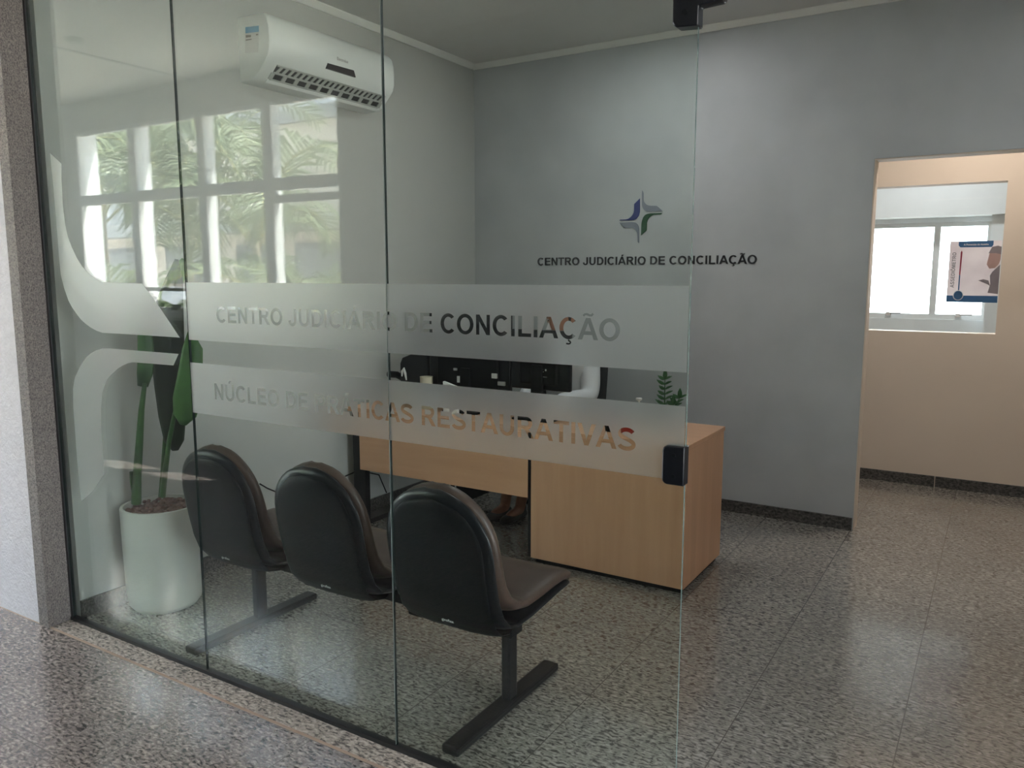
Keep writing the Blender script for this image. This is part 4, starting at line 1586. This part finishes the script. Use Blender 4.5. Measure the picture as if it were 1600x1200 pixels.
for i in range(5):
    a = math.radians(90+72*i)
    bm = bmesh.new()
    e = Vector((HX-.09+.26*math.cos(a), HY+.05+.24*math.sin(a), .06))
    tube(bm, [(HX-.09, HY+.05, .09), e], [.022, .014], 8)
    lg = obj('leg', bm, M['black_matte'], t, smooth=True)
    bm = bmesh.new()
    tube(bm, [e+Vector((-.012, 0, -.032)), e+Vector((.012, 0, -.032))], .028, 14)
    obj('caster', bm, M['black_plast'], lg, smooth=True)

t = thing('person', 'person in a white shirt seated behind the two monitors', 'person', (HX, HY, 0))
hx, hy = HX, HY
B = {}
B['pel'] = ((hx, hy+.03, .55), (.135, .10))
B['waist'] = ((hx, hy+.03, .70), (.135, .10))
B['chest'] = ((hx, hy+.01, .88), (.155, .11))
B['upch'] = ((hx, hy-.01, .985), (.09, .07))
B['neck'] = ((hx-.003, hy-.02, 1.065), .047)
B['neck2'] = ((hx-.008, hy-.035, 1.115), .047)
E_ = [('pel', 'waist'), ('waist', 'chest'), ('chest', 'upch'), ('upch', 'neck'), ('neck', 'neck2')]
hands = {}
for s, nm in ((-1, 'l'), (1, 'r')):
    B['sh'+nm] = ((hx+s*.155, hy+.0, .985), .055)
    B['el'+nm] = ((hx+s*.205, hy-.10, .775), .040)
    B['fa'+nm] = ((hx+s*.165, hy-.22, .775), .036)
    B['wr'+nm] = ((hx+s*.105, hy-.345, .775), .026)
    E_ += [('upch', 'sh'+nm), ('sh'+nm, 'el'+nm), ('el'+nm, 'fa'+nm), ('fa'+nm, 'wr'+nm)]
    hipx = hx+s*.09
    kx = hx-.06+s*.075
    ax = hx-.235+s*.055
    B['hip'+nm] = ((hipx, hy-.02, .53), .095)
    B['th'+nm] = (((hipx+kx)/2, hy-.2, .525), .078)
    B['kn'+nm] = ((kx, hy-.36, .50), .056)
    B['ca'+nm] = (((kx*.6+ax*.4), hy-.35, .36), .052)
    B['an'+nm] = ((ax, hy-.27, .10), .034)
    B['he'+nm] = ((ax-.005, hy-.27, .055), .036)
    B['to'+nm] = ((ax-.02, hy-.40, .032), .027)
    E_ += [('pel', 'hip'+nm), ('hip'+nm, 'th'+nm), ('th'+nm, 'kn'+nm), ('kn'+nm, 'ca'+nm), ('ca'+nm, 'an'+nm), ('an'+nm, 'he'+nm), ('he'+nm, 'to'+nm)]
    # palm and fingers
    w = Vector(B['wr'+nm][0])
    fd = Vector((-s*.28, -.95, -.10)).normalized()
    sd = Vector((.95, -.28*s, 0))
    B['pa'+nm] = (w+fd*.045, (.034, .014))
    B['pk'+nm] = (w+fd*.082, (.036, .012))
    E_ += [('wr'+nm, 'pa'+nm), ('pa'+nm, 'pk'+nm)]
    for f, (o, ln) in enumerate(((-.027, .062), (-.009, .074), (.009, .07), (.026, .055))):
        b = w+fd*.085+sd*o
        B['f%d0%s' % (f, nm)] = (b, .0085)
        B['f%d1%s' % (f, nm)] = (b+fd*ln*.5+Vector((0, 0, .006)), .008)
        B['f%d2%s' % (f, nm)] = (b+fd*ln*.95+Vector((0, 0, -.016)), .0065)
        E_ += [('pk'+nm, 'f%d0%s' % (f, nm)), ('f%d0%s' % (f, nm), 'f%d1%s' % (f, nm)), ('f%d1%s' % (f, nm), 'f%d2%s' % (f, nm))]
    b = w+fd*.035-sd*s*.03
    B['t0'+nm] = (b, .011)
    B['t1'+nm] = (b+fd*.035-sd*s*.014+Vector((0, 0, -.008)), .0095)
    B['t2'+nm] = (b+fd*.06-sd*s*.012+Vector((0, 0, -.016)), .0075)
    E_ += [('pa'+nm, 't0'+nm), ('t0'+nm, 't1'+nm), ('t1'+nm, 't2'+nm)]
body = skin('body', (B, E_), M['skin'], t)
# head joined to the body mesh
HC = Vector((hx-.012, hy-.075, 1.245))
yaw = Matrix.Rotation(math.radians(-10), 4, 'Z') @ Matrix.Rotation(math.radians(14), 4, 'X')
bm = bmesh.new()
bmesh.ops.create_uvsphere(bm, u_segments=40, v_segments=28, radius=1)
g = lambda x, a, s: math.exp(-((x-a)/s)**2)
for v in bm.verts:
    x, y, z = v.co
    fr = max(0, -y)
    w = .078*(1-.24*max(0, -z-.1)**1.2)
    X_, Y_, Z_ = x*w, y*.098*(1-.10*max(0, -z)), z*.122
    if y < 0:
        nx = x
        Y_ -= .020*g(nx, 0, .16)*g(z, -.18, .17)*fr          # nose
        Y_ -= .010*g(nx, 0, .12)*g(z, .02, .14)*fr           # bridge
        Y_ += .010*(g(nx, .38, .17)+g(nx, -.38, .17))*g(z, .04, .13)   # eye sockets
        Y_ -= .006*g(nx, 0, .5)*g(z, .22, .1)                # brow
        Y_ -= .008*g(nx, 0, .25)*g(z, -.50, .09)             # lips
        Y_ -= .012*g(nx, 0, .28)*g(z, -.82, .14)             # chin
    v.co = (X_, Y_, Z_)
for s in (-1, 1):
    ellipsoid(bm, (s*.079, .008, -.008), (.011, .02, .032), 12, 8)     # ears
bmesh.ops.transform(bm, matrix=Matrix.Translation(HC) @ yaw, verts=bm.verts)
bm2 = bmesh.new()
bm2.from_mesh(body.data)
tmp = bpy.data.meshes.new('tmp')
bm.to_mesh(tmp)
bm.free()
bm2.from_mesh(tmp)
bpy.data.meshes.remove(tmp)
bm2.to_mesh(body.data)
bm2.free()
for p in body.data.polygons:
    p.use_smooth = True
HM = Matrix.Translation(HC) @ yaw


def face_part(name, c, r, mt, par=t):
    bm = bmesh.new()
    ellipsoid(bm, c, r, 16, 10)
    bmesh.ops.transform(bm, matrix=HM, verts=bm.verts)
    return obj(name, bm, M[mt], par, smooth=True)


for s in (-1, 1):
    e = face_part('eye', (s*.030, -.078, .006), (.012, .009, .008), 'paper')
    face_part('iris', (s*.030, -.0865, .006), (.005, .002, .005), 'hair', e)
    face_part('eyebrow', (s*.031, -.088, .027), (.018, .004, .0035), 'hair')
face_part('mouth', (0, -.097, -.060), (.022, .007, .007), 'lip')
# hair: cap pulled over the skull, longer at the back
bm = bmesh.new()
bmesh.ops.create_uvsphere(bm, u_segments=36, v_segments=24, radius=1)
for v in bm.verts:
    x, y, z = v.co
    k = 1.0
    v.co = (x*.087, y*.107+.012, z*.122+.018)
kill = [v for v in bm.verts if (v.co.y < -.028 and v.co.z < .058+.25*abs(v.co.x)*0) or v.co.z < -.095]
bmesh.ops.delete(bm, geom=kill, context='VERTS')
bmesh.ops.transform(bm, matrix=HM, verts=bm.verts)
hr = obj('hair', bm, M['hair'], t, smooth=True)
md = hr.modifiers.new('thick', 'SOLIDIFY'); md.thickness = .008; md.offset = -1
# shirt
Bs, Es = {}, []
grow = .016
for k in ('pel', 'waist', 'chest', 'upch'):
    r = B[k][1]
    Bs[k] = (B[k][0], (r[0]+grow+.004, r[1]+grow))
Bs['pel'] = ((hx, hy+.03, .50), (.18, .135))
Bs['upch'] = (B['upch'][0], (.15, .115))
Bs['col'] = ((hx-.003, hy-.015, 1.045), (.098, .088))
Bs['col2'] = ((hx-.005, hy-.025, 1.085), (.062, .06))
Es += [('pel', 'waist'), ('waist', 'chest'), ('chest', 'upch'), ('upch', 'col'), ('col', 'col2')]
for nm in 'lr':
    for k, gr in (('sh', .018), ('el', .022), ('fa', .020), ('wr', .018)):
        Bs[k+nm] = (B[k+nm][0], B[k+nm][1]+gr)
    Es += [('upch', 'sh'+nm), ('sh'+nm, 'el'+nm), ('el'+nm, 'fa'+nm), ('fa'+nm, 'wr'+nm)]
skin('shirt', (Bs, Es), M['shirt'], t)
# trousers reaching above the ankles
Bs, Es = {}, []
Bs['pel'] = (B['pel'][0], (.165, .125))
for nm in 'lr':
    for k in ('hip', 'th', 'kn', 'ca'):
        Bs[k+nm] = (B[k+nm][0], B[k+nm][1]+.014)
    c, a = Vector(B['ca'+nm][0]), Vector(B['an'+nm][0])
    Bs['cuff'+nm] = (c.lerp(a, .52), .05)
    Es += [('pel', 'hip'+nm), ('hip'+nm, 'th'+nm), ('th'+nm, 'kn'+nm), ('kn'+nm, 'ca'+nm), ('ca'+nm, 'cuff'+nm)]
skin('trousers', (Bs, Es), M['trousers'], t)
for nm in 'lr':
    h, to = Vector(B['he'+nm][0]), Vector(B['to'+nm][0])
    bm = bmesh.new()
    d = (to-h); d.z = 0
    L = d.length
    d.normalize()
    sx = Vector((-d.y, d.x, 0))
    rg = []
    for f, w, z1 in ((-.30, .02, .05), (-.22, .034, .062), (.1, .038, .05), (.55, .040, .044), (.95, .044, .050), (1.2, .036, .040), (1.32, .016, .022)):
        c = h+d*(L*f)
        rg.append([Vector((c.x, c.y, 0))+sx*(w*math.cos(a*PI/8))+Vector((0, 0, z1/2+z1/2*math.sin(a*PI/8))) for a in range(16)])
    loft(bm, rg)
    obj('shoe', bm, M['shoe'], t, smooth=True)

# ------------------------------------------------------------------ light
wd = bpy.data.worlds.new('world')
S.world = wd
wd.use_nodes = True
nt = wd.node_tree
nt.nodes.clear()
wo = nt.nodes.new('ShaderNodeOutputWorld')
bg = nt.nodes.new('ShaderNodeBackground')
bg.inputs['Color'].default_value = (.80, .90, 1.0, 1)
bg.inputs['Strength'].default_value = 7.8
tcw = N(nt, 'ShaderNodeTexCoord')
sx = N(nt, 'ShaderNodeSeparateXYZ')
nt.links.new(tcw.outputs['Generated'], sx.inputs[0])
crw = N(nt, 'ShaderNodeValToRGB')
mrw = N(nt, 'ShaderNodeMapRange')
mrw.inputs['From Min'].default_value = -1
mrw.inputs['From Max'].default_value = 1
nt.links.new(sx.outputs[2], mrw.inputs['Value'])
crw.color_ramp.elements[0].position = .38
crw.color_ramp.elements[0].color = (.20, .19, .17, 1)
crw.color_ramp.elements[1].position = .47
crw.color_ramp.elements[1].color = (.86, .92, 1.0, 1)
ez = crw.color_ramp.elements.new(.8)
ez.color = (.74, .86, 1.0, 1)
nt.links.new(mrw.outputs[0], crw.inputs['Fac'])
nt.links.new(crw.outputs['Color'], bg.inputs['Color'])
nt.links.new(bg.outputs[0], wo.inputs['Surface'])


def sun(name, direction, strength, col, ang=.6):
    l = bpy.data.lights.new(name, 'SUN')
    l.energy = strength
    l.color = col
    l.angle = math.radians(ang)
    o = bpy.data.objects.new(name, l)
    COL.objects.link(o)
    o.rotation_euler = Vector(direction).to_track_quat('-Z', 'Y').to_euler()
    return o


sun('sun', (-.45, .26, -.85), 50., (1, .95, .88))


# ------------------------------------------------------------------ view
vs = S.view_settings
S.display_settings.display_device = 'sRGB'
vs.view_transform = 'Standard'
vs.look = 'None'
vs.exposure = 1.0
vs.gamma = 1.
vs.use_curve_mapping = False
cy = S.cycles
cy.max_bounces = 12
cy.diffuse_bounces = 5
cy.glossy_bounces = 6
cy.transmission_bounces = 8
cy.transparent_max_bounces = 24
cy.sample_clamp_indirect = 8.
cy.use_denoising = True
cy.use_adaptive_sampling = False
cy.caustics_reflective = True
